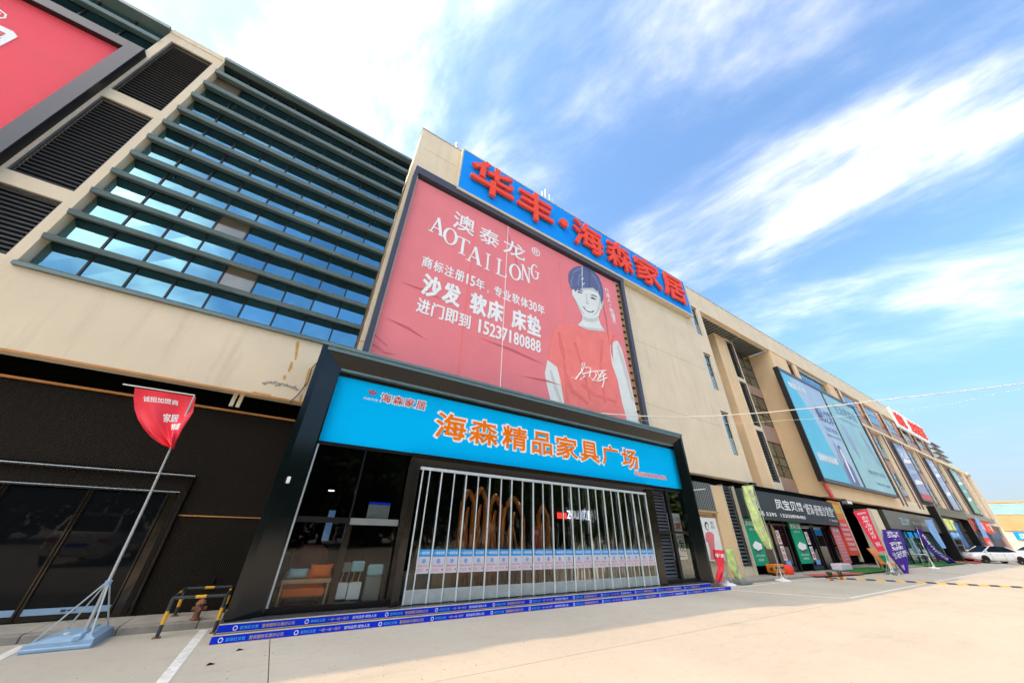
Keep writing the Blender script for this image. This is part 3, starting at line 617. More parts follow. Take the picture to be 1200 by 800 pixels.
# ------------------------------------------------------------------ billboards
def billboard(name, label, x0, x1, z0, z1, yf, yb, fw, fm, pm, sidem, group=None, cat='billboard'):
    t = thing(name, label, cat, ((x0 + x1) / 2, yb, z0), group)
    MB().box(x0 + fw, x1 - fw, yf + 0.16, yb - 0.002, z0 + fw, z1 - fw).build('vinyl_sheet', pm, t)
    for a in ((x0, x1, z1 - fw, z1), (x0, x1, z0, z0 + fw), (x0, x0 + fw, z0 + fw, z1 - fw), (x1 - fw, x1, z0 + fw, z1 - fw)):
        MB().box(a[0] + 0.004, a[1] - 0.004, yf, yf + 0.02, a[2], a[3]).box(a[0], a[1], yf + 0.02, yb, a[2], a[3], 1).build('frame_board', [fm, sidem], t)
    return t
# left red billboard, mostly outside the picture
bl = billboard('red_billboard', 'bright red billboard in a dark frame, left of the louvred column', -15.0, -6.9, 6.0, 12.98, 8.98, 9.3, 0.30, M['frame_blue'], M['red_vinyl'], M['frame_black'])
xr, zr = P(23, 43, 9.14)
mb = MB(); w = 2.2
mb.prism([(xr - w, zr - 0.75), (xr - 0.12, zr - 0.75), (xr, zr - 0.6), (xr, zr - 0.05), (xr - 0.12, zr + 0.05), (xr - w, zr + 0.05)], 9.125, 9.139)
mb.build('logo_plate', M['white_print'], bl)
mb = MB(); text_xz(mb, '家居', xr - 1.1, xr - 0.12, zr - 0.62, zr - 0.1, 9.12, 0.02); mb.build('lettering', M['red_print'], bl)
mb = MB(); text_xz(mb, '®', xr - 0.75, xr - 0.40, zr + 0.18, zr + 0.55, 9.135, 0.01); mb.build('registered_mark', M['white_print'], bl)

# tower billboard with the portrait
bt = thing('tower_billboard', 'tall faded red billboard with white Chinese lettering and a woman in a red top', 'billboard', (6.7, 9.2, 5.6))
MB().box(0.86, 12.20, 9.10, 9.19, 5.2, 13.70).build('vinyl_sheet', M['pink_vinyl'], bt)
FW = M['frame_blue']
MB().box(0.70, 12.75, 8.93, 9.19, 13.82, 14.22).build('frame_board', FW, bt)
MB().box(0.68, 0.83, 8.93, 9.19, 5.2, 13.82).build('frame_board', FW, bt)
MB().box(12.50, 12.72, 8.93, 9.19, 5.2, 13.82).build('frame_board', FW, bt)
MB().box(0.835, 0.875, 9.02, 9.10, 5.2, 13.75).build('edge_batten', M['cream'], bt)
MB().box(12.21, 12.5, 9.12, 9.19, 5.2, 13.8).build('edge_board', M['wood'], bt)
for k in range(22):
    MB().bbox(12.23, 12.38, 9.04, 9.119, 5.5 + k * 0.38, 5.58 + k * 0.38, 0.01).build('lacing_clip', M['black'], bt)
for xx in (3.55, 5.15, 8.15, 10.55):                               # seams where the sheets of vinyl overlap
    MB().box(xx, xx + 0.022, 9.086, 9.0995, 5.3, 13.69).build('vinyl_seam', M['white_print'] if xx == 5.15 else M['shirt'], bt)
YB = 9.088
def tx(text, bl_, tr_, weight=0.02, Y=YB, m=M['white_print'], par=bt, name='lettering', shear=0, **k):
    a = P(*bl_, Y); b = P(*tr_, Y); mb = MB(); text_xz(mb, text, a[0], b[0], a[1], b[1], Y, weight, shear=shear, **k); return mb.build(name, m, par)
a = P(531, 270.6, YB); b = P(613.8, 281.6, YB)
for i, ch in enumerate('澳泰龙'):
    w = (b[0] - a[0]) / 3; mb = MB(); text_xz(mb, ch, (2.60, 3.80, 4.98)[i], (3.54, 4.74, 6.12)[i], (12.02, 11.98, 12.0)[i], (12.98, 12.86, 12.86)[i], YB, 0.012); mb.build('character', M['white_print'], bt)
mb = MB(); cx, cz = P(628, 295, YB); text_xz(mb, '®', cx - 0.25, cx + 0.25, cz - 0.25, cz + 0.25, YB, 0.01); mb.build('registered_mark', M['white_print'], bt)
def serif_letter(ch, cx, cz, w, h, par, m):
    mb = MB(); T = 0.20 * w; t_ = 0.075 * h
    cnt = [0]
    def seg(x0, z0, x1, z1, th):
        cnt[0] += 1; YB = 9.088 - .0012 * cnt[0]
        d = Vector((x1 - x0, z1 - z0)); n = Vector((-d.y, d.x)).normalized() * th / 2
        mb.add([(x0 + n.x, YB, z0 + n.y), (x0 - n.x, YB, z0 - n.y), (x1 - n.x, YB, z1 - n.y), (x1 + n.x, YB, z1 + n.y)], [(0, 1, 2, 3)])
    def hs(x0, x1, z): mb.add([(x0, YB - 0.002, z), (x1, YB - 0.002, z), (x1, YB - 0.002, z + t_ * 0.8), (x0, YB - 0.002, z + t_ * 0.8)], [(0, 1, 2, 3)])
    L_, R_, B_, T_ = cx - w / 2, cx + w / 2, cz - h / 2, cz + h / 2
    def ring(a0, a1):
        n = 24; vs = []
        for i in range(n + 1):
            t = a0 + (a1 - a0) * i / n; vs.append((cx + w / 2 * math.cos(t), YB, cz + h / 2 * math.sin(t))); vs.append((cx + (w / 2 - T) * math.cos(t), YB, cz + (h / 2 - t_ * 0.9) * math.sin(t)))
        mb.add(vs, [(2 * i, 2 * i + 1, 2 * i + 3, 2 * i + 2) for i in range(n)])
    if ch == 'O': ring(0, 2 * math.pi)
    elif ch == 'G': ring(R(50), R(320)); seg(R_ - T * 0.8, B_ + h * .12, R_ - T * 0.8, cz, T * .8); hs(cx, R_ + 0.03, cz)
    elif ch == 'T': seg(cx, B_, cx, T_, T); hs(L_, R_, T_ - t_); hs(cx - w * .25, cx + w * .25, B_); seg(L_ + .02, T_ - t_, L_ + .02, T_ - h * .2, .05); seg(R_ - .02, T_ - t_, R_ - .02, T_ - h * .2, .05)
    elif ch == 'I': seg(cx, B_, cx, T_, T); hs(cx - w * .3, cx + w * .3, T_ - t_); hs(cx - w * .3, cx + w * .3, B_)
    elif ch == 'L': seg(L_ + w * .25, B_, L_ + w * .25, T_, T); hs(L_, L_ + w * .5, T_ - t_); hs(L_, R_, B_); seg(R_ - .03, B_, R_ - .03, B_ + h * .25, .06)
    elif ch == 'A': seg(L_ + w * .1, B_, cx, T_, T * .5); seg(R_ - w * .14, B_, cx - w * .02, T_, T * 1.1); hs(L_ + w * .22, R_ - w * .25, B_ + h * .3); hs(L_ - w * .05, L_ + w * .3, B_); hs(R_ - w * .35, R_ + w * .08, B_)
    elif ch == 'N': seg(L_ + w * .15, B_, L_ + w * .15, T_, T * .5); seg(R_ - w * .15, B_, R_ - w * .15, T_, T * .5); seg(L_ + w * .12, T_, R_ - w * .15, B_, T * 1.1); hs(L_ - w * .03, L_ + w * .3, B_); hs(L_ - w * .05, L_ + w * .2, T_ - t_); hs(R_ - w * .32, R_ + w * .05, T_ - t_)
    mb.build('letter', m, par)
for ch, p_, s_ in zip('AOTAILONG', [(2.02, 11.68), (2.59, 11.45), (3.14, 11.24), (3.69, 11.07), (4.28, 11.03), (4.94, 11.03), (5.62, 11.14), (6.17, 11.33), (6.66, 11.68)], [.55, .60, .56, .62, .4, .52, .62, .50, .46]):
    serif_letter(ch, p_[0], p_[1], s_, 0.88, bt, M['white_print'])
a = P(491.4, 306.3, YB); b = P(638.4, 357.9, YB)
def row(text, x0, x1, z0, z1, widths, wt, narrow='0123456789，·'):
    un = [(.52 if c in '0123456789' else .9 if c == '，' else .45 if c == ' ' else 1) for c in text]; tot = sum(un); x = x0
    mb = MB()
    for c, u_ in zip(text, un):
        w = (x1 - x0) * u_ / tot
        if c == '，': text_xz(mb, ',', x + w * .3, x + w * .45, z0 - 0.05, z0 + (z1 - z0) * .2, YB, wt)
        elif c == '1': text_xz(mb, c, x + w * .30, x + w * .60, z0, z1, YB, wt * .6)
        elif c != ' ': text_xz(mb, c, x + w * .08, x + w * .92, z0, z1, YB, wt)
        x += w
    return mb.build('lettering', M['white_print'], bt)
row('商标注册15年，专业软体30年', 1.72, 7.18, 9.50, 9.98, 0, 0.02)
row('沙发 软床 床垫', 1.88, 6.97, 8.36, 9.22, 0, 0.04)
row('进门即到 15237180888', 1.85, 6.93, 7.62, 8.16, 0, 0.025)
mb = MB()
for i, ch in enumerate('代言人·陈瑾芝'):
    c = P(711 + i * 1.45, 340 + i * 5.9, YB); s_ = .30
    if ch == '·': text_xz(mb, '·', c[0] - .05, c[0] + .05, c[1] - .05, c[1] + .05, YB, .01)
    else: text_xz(mb, ch, c[0] - s_ / 2, c[0] + s_ / 2, c[1] - .14, c[1] + .14, YB, .02)
mb.build('lettering', M['white_print'], bt)
def flat(pts, Y, name, m, sc=1, off=(0, 0), par=bt):
    w_ = [P(off[0] + a * sc, off[1] + b * sc, Y) for a, b in pts]
    mb = MB(); n = len(w_)
    mb.add([(x, Y, z) for x, z in w_], [tuple(range(n))]); o = mb.build(name, m, par)
    return o
A1 = dict(sc=.275, off=(600, 280)); A2 = dict(sc=.125, off=(640, 300))
flat([(152, 512), (192, 545), (206, 600), (216, 660), (225, 702), (165, 690), (146, 610), (140, 570)], 9.092, 'printed_arm', M['skin_print'], **A1)
flat([(416, 450), (430, 433), (450, 433), (468, 470), (495, 570), (520, 680), (548, 800), (495, 790), (470, 700), (450, 600), (425, 530)], 9.092, 'printed_arm', M['skin_print'], **A1)
flat([(180, 380), (215, 360), (285, 366), (330, 386), (398, 388), (430, 402), (456, 432), (430, 436), (418, 452), (418, 490), (428, 540), (445, 600), (466, 690), (492, 800), (420, 790), (330, 760), (225, 712), (216, 660), (206, 600), (192, 545), (152, 515), (162, 450)], 9.0895, 'printed_top', M['shirt'], **A1)
for pl in ([(205, 400), (212, 470), (222, 560), (232, 690), (240, 690), (232, 560), (222, 470)], [(260, 440), (300, 560), (330, 690), (338, 690), (312, 560), (272, 440)], [(380, 430), (372, 540), (392, 700), (400, 700), (382, 540), (390, 430)]):
    flat(pl, 9.0875, 'printed_fold', M['shirt_dark'], **A1)
flat([(250, 308), (300, 300), (430, 296), (490, 312), (508, 350), (516, 410), (536, 428), (528, 480), (508, 505), (492, 570), (510, 640), (555, 706), (480, 700), (400, 691), (335, 666), (296, 646), (335, 605), (342, 560), (320, 520), (290, 455), (268, 400), (245, 365), (243, 325)], 9.085, 'printed_face', M['skin_print'], **A2)
flat([(345, 562), (400, 585), (450, 585), (490, 560), (500, 600), (440, 620), (380, 612), (342, 590)], 9.083, 'printed_shade', M['skin_shade'], **A2)
flat([(235, 300), (212, 240), (208, 175), (222, 140), (255, 110), (300, 94), (350, 95), (400, 110), (445, 140), (490, 190), (520, 255), (536, 330), (538, 395), (526, 428), (512, 405), (500, 340), (486, 315), (440, 298), (350, 300), (275, 306), (246, 312)], 9.081, 'printed_hair', M['hair_print'], **A2)
for nm, pl, mm in (('printed_shade', [(500, 345), (514, 400), (512, 450), (500, 500), (470, 545), (430, 560), (470, 520), (490, 470), (496, 400)], 'skin_shade'),
                   ('printed_shade', [(268, 400), (300, 440), (330, 500), (360, 545), (345, 545), (318, 512), (290, 455)], 'skin_shade'),
                   ('printed_shade', [(372, 352), (384, 352), (388, 420), (402, 444), (388, 448), (368, 438), (376, 415)], 'skin_shade'),
                   ('printed_shade', [(296, 646), (340, 655), (400, 668), (480, 678), (536, 684), (555, 706), (480, 700), (400, 691), (335, 666)], 'skin_shade'),
                   ('printed_shade', [(430, 298), (486, 315), (500, 340), (506, 372), (480, 345), (420, 322), (300, 318), (255, 322), (275, 306), (350, 300)], 'skin_shade'),
                   ('printed_ear', [(520, 425), (536, 428), (532, 460), (522, 480), (514, 470)], 'skin_shade')):
    flat(pl, 9.0835, nm, M[mm], **A2)
for pl in ([(245, 150), (300, 112), (360, 105), (330, 122), (270, 150), (240, 190)], [(225, 230), (250, 180), (262, 178), (244, 240), (246, 290), (236, 280)], [(420, 150), (470, 205), (500, 270), (515, 340), (500, 300), (470, 235), (430, 180)], [(300, 180), (340, 150), (350, 155), (318, 200), (305, 280), (296, 270)]):
    flat(pl, 9.0795, 'printed_hair_light', M['hair_light'], **A2)
for pl in ([(334, 96), (340, 96), (343, 299), (336, 299)], [(400, 112), (404, 114), (410, 298), (404, 298)], [(325, 215), (352, 205), (356, 212), (330, 224)], [(335, 265), (360, 250), (362, 258), (340, 274)]):
    flat(pl, 9.078, 'vinyl_crease', M['skin_print'] if pl[0][0] != 400 else M['ink'], **A2)
for pl in ([(195, 395), (206, 400), (214, 470), (210, 500), (200, 450)], [(430, 405), (440, 412), (428, 450), (432, 520), (422, 480), (420, 440)], [(230, 560), (262, 640), (330, 700), (322, 706), (250, 655), (226, 600)], [(300, 610), (360, 660), (450, 690), (440, 698), (350, 672), (292, 624)]):
    flat(pl, 9.0872, 'printed_fold', M['shirt_dark'], **A1)
for pl in ([(160, 560), (168, 556), (196, 640), (214, 696), (204, 694), (180, 640)], [(446, 455), (454, 452), (482, 530), (520, 690), (508, 680), (470, 540)]):
    flat(pl, 9.0915, 'printed_shade', M['skin_shade'], **A1)
for pl in ([(262, 306), (300, 300), (286, 322), (272, 336)], [(300, 298), (345, 298), (318, 314), (300, 326)], [(440, 296), (486, 312), (478, 336), (462, 316)], [(484, 312), (504, 340), (500, 385), (492, 350)], [(508, 396), (528, 420), (520, 452), (514, 430)]):
    flat(pl, 9.0805, 'printed_hair', M['hair_print'], **A2)
for pl in ([(284, 318), (306, 314), (336, 322), (350, 334), (330, 330), (304, 323)], [(410, 362), (436, 360), (470, 374), (486, 392), (462, 380), (434, 370)], [(341, 468), (352, 474), (392, 500), (440, 510), (452, 508), (440, 528), (400, 526), (366, 504)]):
    flat(pl, 9.0818, 'printed_feature', M['ink'], **A2)
for pl in ([(356, 480), (394, 502), (438, 512), (426, 520), (396, 514), (368, 498)],): flat(pl, 9.0798, 'printed_feature', M['white_print'], **A2)
for pl in ([(290, 340), (302, 330), (325, 336), (345, 352), (325, 350), (305, 344)], [(412, 388), (430, 382), (452, 392), (474, 412), (450, 408), (430, 402)], [(345, 472), (362, 492), (395, 508), (445, 516), (440, 524), (395, 516), (358, 498)]):
    flat(pl, 9.082, 'printed_feature', M['ink'], **A2)
for pl in ([(288, 318), (320, 316), (350, 332), (348, 338), (318, 324)], [(412, 364), (440, 364), (482, 386), (478, 392), (440, 372)], [(362, 432), (385, 448), (405, 446), (405, 452), (384, 454)]):
    flat(pl, 9.082, 'printed_feature', M['skin_shade'], **A2)
flat([(362, 486), (395, 500), (436, 510), (430, 516), (395, 510)], 9.080, 'printed_feature', M['white_print'], **A2)
mb = MB()
for st in ([(255, 590), (270, 598), (300, 560), (310, 530), (300, 528), (296, 560), (310, 585), (290, 600)], [(300, 575), (340, 565), (400, 560)], [(335, 555), (330, 585), (345, 600), (360, 580), (350, 560)], [(360, 560), (375, 590), (400, 575), (385, 565), (365, 600)], [(385, 560), (392, 600), (385, 632)], [(310, 545), (335, 550)], [(340, 600), (370, 605), (405, 590)]):
    mb.tube([(p[0], 9.083, p[1]) for p in (P(600 + a * .275, 280 + b * .275, 9.083) for a, b in st)], 0.028, 4)
mb.build('signature', M['white_print'], bt)

M['crease'] = mat('vinyl_crease', (0.60, 0.13, 0.15), 0.6, var=.1)
for pl in ([(655, 40), (715, 92), (714, 95), (652, 44)], [(650, 90), (700, 118), (760, 130), (700, 122)], [(560, 60), (640, 78), (700, 110), (636, 83)]):
    flat([(250 + .275 * (a + 30), 380 + .275 * b) for a, b in pl], 9.089, 'vinyl_crease', M['crease'])
for a0, b0, a1, b1 in ((470, 330, 520, 352), (452, 372, 500, 398), (560, 395, 640, 428), (590, 260, 610, 330), (700, 330, 716, 420), (610, 440, 660, 452)):
    flat([(a0, b0), ((a0 + a1) / 2 + 3, (b0 + b1) / 2 - 2), (a1, b1), ((a0 + a1) / 2 + 2, (b0 + b1) / 2 + .2)], 9.0893, 'vinyl_crease', M['crease'])

# ------------------------------------------------------------------ blue roof sign with raised letters
rs = thing('roof_sign', 'long blue roof sign with raised red Chinese characters above the red billboard', 'sign', (11, 9.2, 14.2))
MB().box(2.50, 19.40, 8.90, 9.18, 14.22, 16.95).build('sign_face', M['sign_blue'], rs)
MB().box(2.44, 19.46, 8.88, 9.18, 14.08, 14.215).box(2.44, 19.46, 8.88, 9.18, 16.955, 17.02).box(2.43, 2.495, 8.88, 9.18, 14.215, 16.955).box(19.405, 19.46, 8.88, 9.18, 14.215, 16.955).build('sign_edge', M['cream'], rs)
for ch, x0, x1, z0, z1 in (('华', 2.96, 5.15, 14.66, 16.72), ('丰', 5.45, 7.58, 14.66, 16.60), ('·', 8.05, 8.55, 15.4, 15.9), ('海', 9.0, 11.15, 14.66, 16.6), ('森', 11.5, 13.6, 14.66, 16.6), ('家', 13.95, 16.25, 14.66, 16.6), ('居', 16.6, 18.85, 14.66, 16.55)):
    mb = MB()
    if ch == '·': mb.prism([(8.3 + .28 * math.cos(k * math.pi / 8), 15.6 + .26 * math.sin(k * math.pi / 8)) for k in range(16)], 8.66, 8.82)
    else: text_xz(mb, ch, x0, x1, z0, z1, 8.70, 0.020, thick=0.12)
    mb.build('raised_character', M['letter_red'], rs)

# ------------------------------------------------------------------ entrance portal
pt = thing('entrance_portal', 'big black polished entrance frame with azure sign and glazed shop window', 'entrance portal', (6.6, 8.0, 0.2))
MB().box(-0.235, -0.12, 8.0, 9.18, 0.2, 5.2).build('portal_edge', M['portal'], pt)
MB().box(13.33, 13.45, 8.0, 9.18, 0.2, 5.2).build('portal_edge', M['portal'], pt)
MB().box(-0.25, 13.47, 7.97, 9.18, 5.202, 5.27).build('top_flashing', M['portal_edge'], pt)
MB().box(-0.12, 13.33, 8.0, 9.18, 5.10, 5.2).build('portal_edge', M['portal_edge'], pt)
MB().box(-0.12, 13.33, 7.992, 7.999, 5.085, 5.10).build('edge_gap', M['black'], pt)
ox0, ox1, oz = -0.12, 13.33, 5.10; ix0, ix1, iz = 0.25, 13.02, 4.80; ya, yb = 8.0, 8.2
def seg_leg(x_a, x_b, flip):
    zs = [0.2, 1.7, 3.3]
    for k in range(3):
        z0 = zs[k]; zo = zs[k + 1] if k < 2 else oz; zi = zs[k + 1] if k < 2 else iz
        g_ = 0.003
        f = [(x_a, ya, z0), (x_b, yb, z0), (x_b, yb, zi - g_), (x_a, ya, zo - g_)]
        if flip: f = f[::-1]
        q = MB().add(f, [(0, 1, 2, 3)]); q.build('cladding_panel', M['portal'], pt)
seg_leg(ox0, ix0, False); seg_leg(ox1, ix1, True)
nx = 5
for k in range(nx):
    a0, a1 = ox0 + (ox1 - ox0) * k / nx, ox0 + (ox1 - ox0) * (k + 1) / nx; b0, b1 = ix0 + (ix1 - ix0) * k / nx, ix0 + (ix1 - ix0) * (k + 1) / nx
    MB().add([(b0, yb, iz), (b1 - .004, yb, iz), (a1 - .004, ya, oz), (a0, ya, oz)], [(0, 1, 2, 3)]).build('cladding_panel', M['portal'], pt)
MB().box(ix0, ix0 + 0.035, yb, 8.40, 0.2, iz).build('inner_lip', M['portal'], pt)
MB().box(ix1 - 0.035, ix1, yb, 8.40, 0.2, 3.13).build('inner_lip', M['portal'], pt)
MB().box(ix0 + 0.035, ix1, yb, 8.40, iz - 0.05, iz).build('inner_lip', M['portal_edge'], pt)
MB().box(ix0 + 0.036, 13.30, 8.355, 8.6, 3.14, 4.66).build('sign_panel', M['sign_cyan'], pt)
MB().box(ix0 + 0.036, 13.30, 8.33, 8.37, 3.10, 3.138).build('sign_trim', M['brown'], pt)
MB().box(ix0 + 0.036, 13.30, 8.34, 8.6, 4.662, iz - 0.052).build('sign_reveal', M['black'], pt)
for ch, x0, x1 in (('海', 2.84, 3.72), ('森', 3.84, 4.74), ('精', 4.89, 5.76), ('品', 5.95, 6.74), ('家', 6.89, 7.81), ('具', 7.93, 8.80), ('广', 8.95, 9.78), ('场', 9.95, 10.82)):
    mb = MB(); text_xz(mb, ch, x0 - .02, x1 + .02, 3.60, 4.30, 8.350, 0.055); mb.build('character_outline', M['white_print'], pt)
    mb = MB(); text_xz(mb, ch, x0 + .02, x1 - .02, 3.63, 4.27, 8.343, 0.022, thick=0.005); mb.build('character', M['orange_print'], pt)
for i, ch in enumerate('海森家居'):
    x0 = 1.33 + i * 0.300; mb = MB(); text_xz(mb, ch, x0, x0 + .27, 4.235, 4.475, 8.350, 0.06); mb.build('character_outline', M['white_print'], pt)
    mb = MB(); text_xz(mb, ch, x0 + .012, x0 + .258, 4.247, 4.463, 8.344, 0.012); mb.build('character', M['red_print'], pt)
mb = MB()
for ang, ln in ((90, .11), (25, .13), (155, .13), (-20, .07), (200, .07)):
    a = R(ang); cx, cz = 1.12, 4.40; d = Vector((math.cos(a), math.sin(a))); n = Vector((-d.y, d.x)) * .03
    mb.add([(cx, 8.344, cz), (cx + d.x * ln * .6 + n.x, 8.344, cz + d.y * ln * .6 + n.y), (cx + d.x * ln, 8.344, cz + d.y * ln), (cx + d.x * ln * .6 - n.x, 8.344, cz + d.y * ln * .6 - n.y)], [(3, 2, 1, 0)])
mb.build('logo_mark', M['red_print'], pt)
mb = MB(); text_xz(mb, '海森家居', .94, 1.28, 4.22, 4.28, 8.348, .03); mb.build('lettering', M['white_print'], pt)
mb = MB(); text_xz(mb, '中国品牌家居卖场总基地', 10.52, 12.36, 3.40, 3.555, 8.350, .05); mb.build('lettering', M['white_print'], pt)
mb = MB(); text_xz(mb, '中国品牌家居卖场总基地', 10.53, 12.35, 3.405, 3.55, 8.345, .012); mb.build('lettering', M['letter_red'], pt)
q_ = P(338, 562, 8.0); MB().bbox(q_[0] - .03, q_[0] + .03, 8.0, 8.04, q_[1] - .06, q_[1] + .06, .01).build('switch_plate', M['white'], pt)
# left shop window frame
BL = M['black']
MB().box(0.285, 2.33, 8.26, 8.36, 0.2, 0.29).build('window_sill', BL, pt)
MB().box(0.285, 0.32, 8.27, 8.33, 0.29, 3.06).build('window_frame', M['alu'], pt)
MB().box(1.24, 1.36, 8.27, 8.33, 0.29, 1.60).build('window_frame', M['brown'], pt)
MB().box(1.27, 1.30, 8.27, 8.33, 1.70, 3.06).build('window_frame', BL, pt)
MB().box(0.32, 1.30, 8.27, 8.33, 1.60, 1.70).build('window_frame', BL, pt); MB().box(1.30, 2.28, 8.24, 8.33, 1.58, 1.70).build('window_frame', M['grey_panel'], pt)
MB().box(0.285, 2.33, 8.27, 8.36, 3.06, 3.098).build('window_frame', BL, pt)
for a in ((0.325, 1.238, 0.295, 1.595), (1.365, 2.275, 0.295, 1.575), (0.325, 1.265, 1.705, 3.055), (1.305, 2.275, 1.705, 3.055)):
    MB().box(a[0], a[1], 8.295, 8.305, a[2], a[3]).build('pane', M['clear'], pt)
# gate surround, tapering back to the gate
MB().prismx([(8.08, 3.10), (8.08, 2.99), (8.20, 2.83), (8.45, 2.83), (8.45, 3.10)], 2.30, 11.1).build('gate_header', M['brown'], pt)
MB().add([(2.30, 8.25, .2), (2.36, 8.08, .2), (2.54, 8.15, .2), (2.54, 8.45, .2), (2.30, 8.25, 3.09), (2.36, 8.08, 3.0), (2.54, 8.15, 2.83), (2.54, 8.45, 2.83)], [(0, 1, 5, 4), (1, 2, 6, 5), (2, 3, 7, 6), (4, 5, 6, 7)]).build('gate_jamb', M['brown'], pt)
MB().box(10.68, 11.04, 8.10, 8.45, 0.2, 2.95).build('gate_jamb', M['brown'], pt)
# right-hand door leaf, louvre and glass
louver_panel(11.06, 11.98, 0.30, 2.95, 8.36, pt, pitch=0.10)
MB().box(11.98, 12.12, 8.24, 8.34, 0.2, 3.06).build('door_post', BL, pt)
for a_ in ((11.05, 11.98, 1.60, 1.68), (12.12, 12.98, 1.60, 1.70), (11.05, 12.98, 0.2, 0.30), (11.05, 12.98, 2.98, 3.06)): MB().box(a_[0], a_[1], 8.26, 8.32, a_[2], a_[3]).build('door_rail', BL, pt)
MB().box(12.13, 12.97, 8.285, 8.292, 0.31, 1.59).build('pane', M['clear'], pt); MB().box(12.13, 12.97, 8.285, 8.292, 1.71, 2.97).build('pane', M['clear'], pt)
dp = MB().box(12.16, 12.95, 8.50, 8.52, 0.82, 2.28).build('door_poster', M['white_print'], pt)
mb = MB(); text_xz(mb, '全屋十二件', 12.2, 12.9, 2.02, 2.16, 8.495, .03, m=0); text_xz(mb, '沙发', 12.22, 12.9, 1.05, 1.42, 8.495, .03, m=0); text_xz(mb, '送货到家', 12.2, 12.9, .70, .80, 8.53, .03, m=0); mb.build('lettering', M['ink'], dp)
mb = MB(); text_xz(mb, '加盟', 12.2, 12.88, 1.76, 1.96, 8.495, .03); text_xz(mb, '火热', 12.2, 12.9, 1.44, 1.56, 8.495, .04); mb.box(12.2, 12.9, 8.494, 8.499, .90, .93); mb.build('lettering', M['red_print'], dp)
MB().box(11.0, 13.0, 9.3, 9.33, 0.2, 3.0).build('rear_panel', M['grey_panel'], pt)
# interior shell
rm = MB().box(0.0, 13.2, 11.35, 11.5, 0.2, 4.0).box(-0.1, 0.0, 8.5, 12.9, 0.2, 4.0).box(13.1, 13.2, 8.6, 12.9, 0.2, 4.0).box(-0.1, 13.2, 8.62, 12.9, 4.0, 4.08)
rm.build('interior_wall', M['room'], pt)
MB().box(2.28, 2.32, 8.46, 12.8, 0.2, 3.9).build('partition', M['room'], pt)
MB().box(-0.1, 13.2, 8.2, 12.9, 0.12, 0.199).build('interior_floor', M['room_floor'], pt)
# wall around the portal above: none visible

# entrance steps with printed strips
es = thing('entrance_steps', 'two low black stone steps faced with blue printed strips', 'steps', (6.8, 7.7, 0))
MB().box(-0.30, 13.80, 7.69, 9.6, 0.0, 0.098).build('step', M['stone'], es)
MB().box(-0.27, 13.45, 7.84, 9.6, 0.098, 0.198).build('step', M['stone'], es)
MB().box(-0.30, 13.80, 7.675, 7.72, 0.0985, 0.105).build('nosing', M['cream'], es)
MB().box(-0.27, 12.9, 7.825, 7.87, 0.1985, 0.205).build('nosing', M['cream'], es)
t1 = ['装饰红众智', '整装翻新实惠好公司']; t2 = ['装饰红众智', '一砂一线一椅子', '装饰品质·绿色人生']
for (y, z0, z1, xa, xb, ph) in ((7.675, 0.004, 0.096, -0.30, 13.80, 0.0), (7.825, 0.104, 0.196, -0.27, 12.9, 0.1)):
    st = MB().box(xa, xb, y, y + 0.012, z0, z1).build('printed_strip', M['strip_blue'], es)
    MB().box(xa, xb, y - 0.002, y + 0.01, z0 - 0.004, z0 + 0.003).build('strip_edge', M['yellow'], st)
    x = xa + 0.12 + ph; k = 0; mw, my, mc = MB(), MB(), MB()
    while x < xb - 1.3:
        zc = (z0 + z1) / 2
        for q in range(10):
            a0, a1 = q * .628, (q + .8) * .628
            mw.add([(x + .032 * math.cos(a0), y - .002, zc + .032 * math.sin(a0)), (x + .032 * math.cos(a1), y - .002, zc + .032 * math.sin(a1)), (x + .02 * math.cos(a1), y - .002, zc + .02 * math.sin(a1)), (x + .02 * math.cos(a0), y - .002, zc + .02 * math.sin(a0))], [(0, 3, 2, 1)])
        if k % 2 == 0:
            text_xz(mc, t1[0], x + .06, x + .30, zc - .021, zc + .021, y - .002, .03); text_xz(my, t1[1], x + .35, x + .80, zc - .023, zc + .023, y - .002, .04); x += 0.98
        else:
            text_xz(mc, t2[0], x + .06, x + .28, zc - .021, zc + .021, y - .002, .03); text_xz(my, t2[1], x + .33, x + .66, zc - .02, zc + .02, y - .002, .02); text_xz(mw, t2[2], x + .72, x + 1.14, zc - .022, zc + .022, y - .002, .04); x += 1.32
        k += 1
    mw.build('lettering', M['white_print'], st); my.build('lettering', M['yellow'], st); mc.build('lettering', M['ad_cyan'], st)

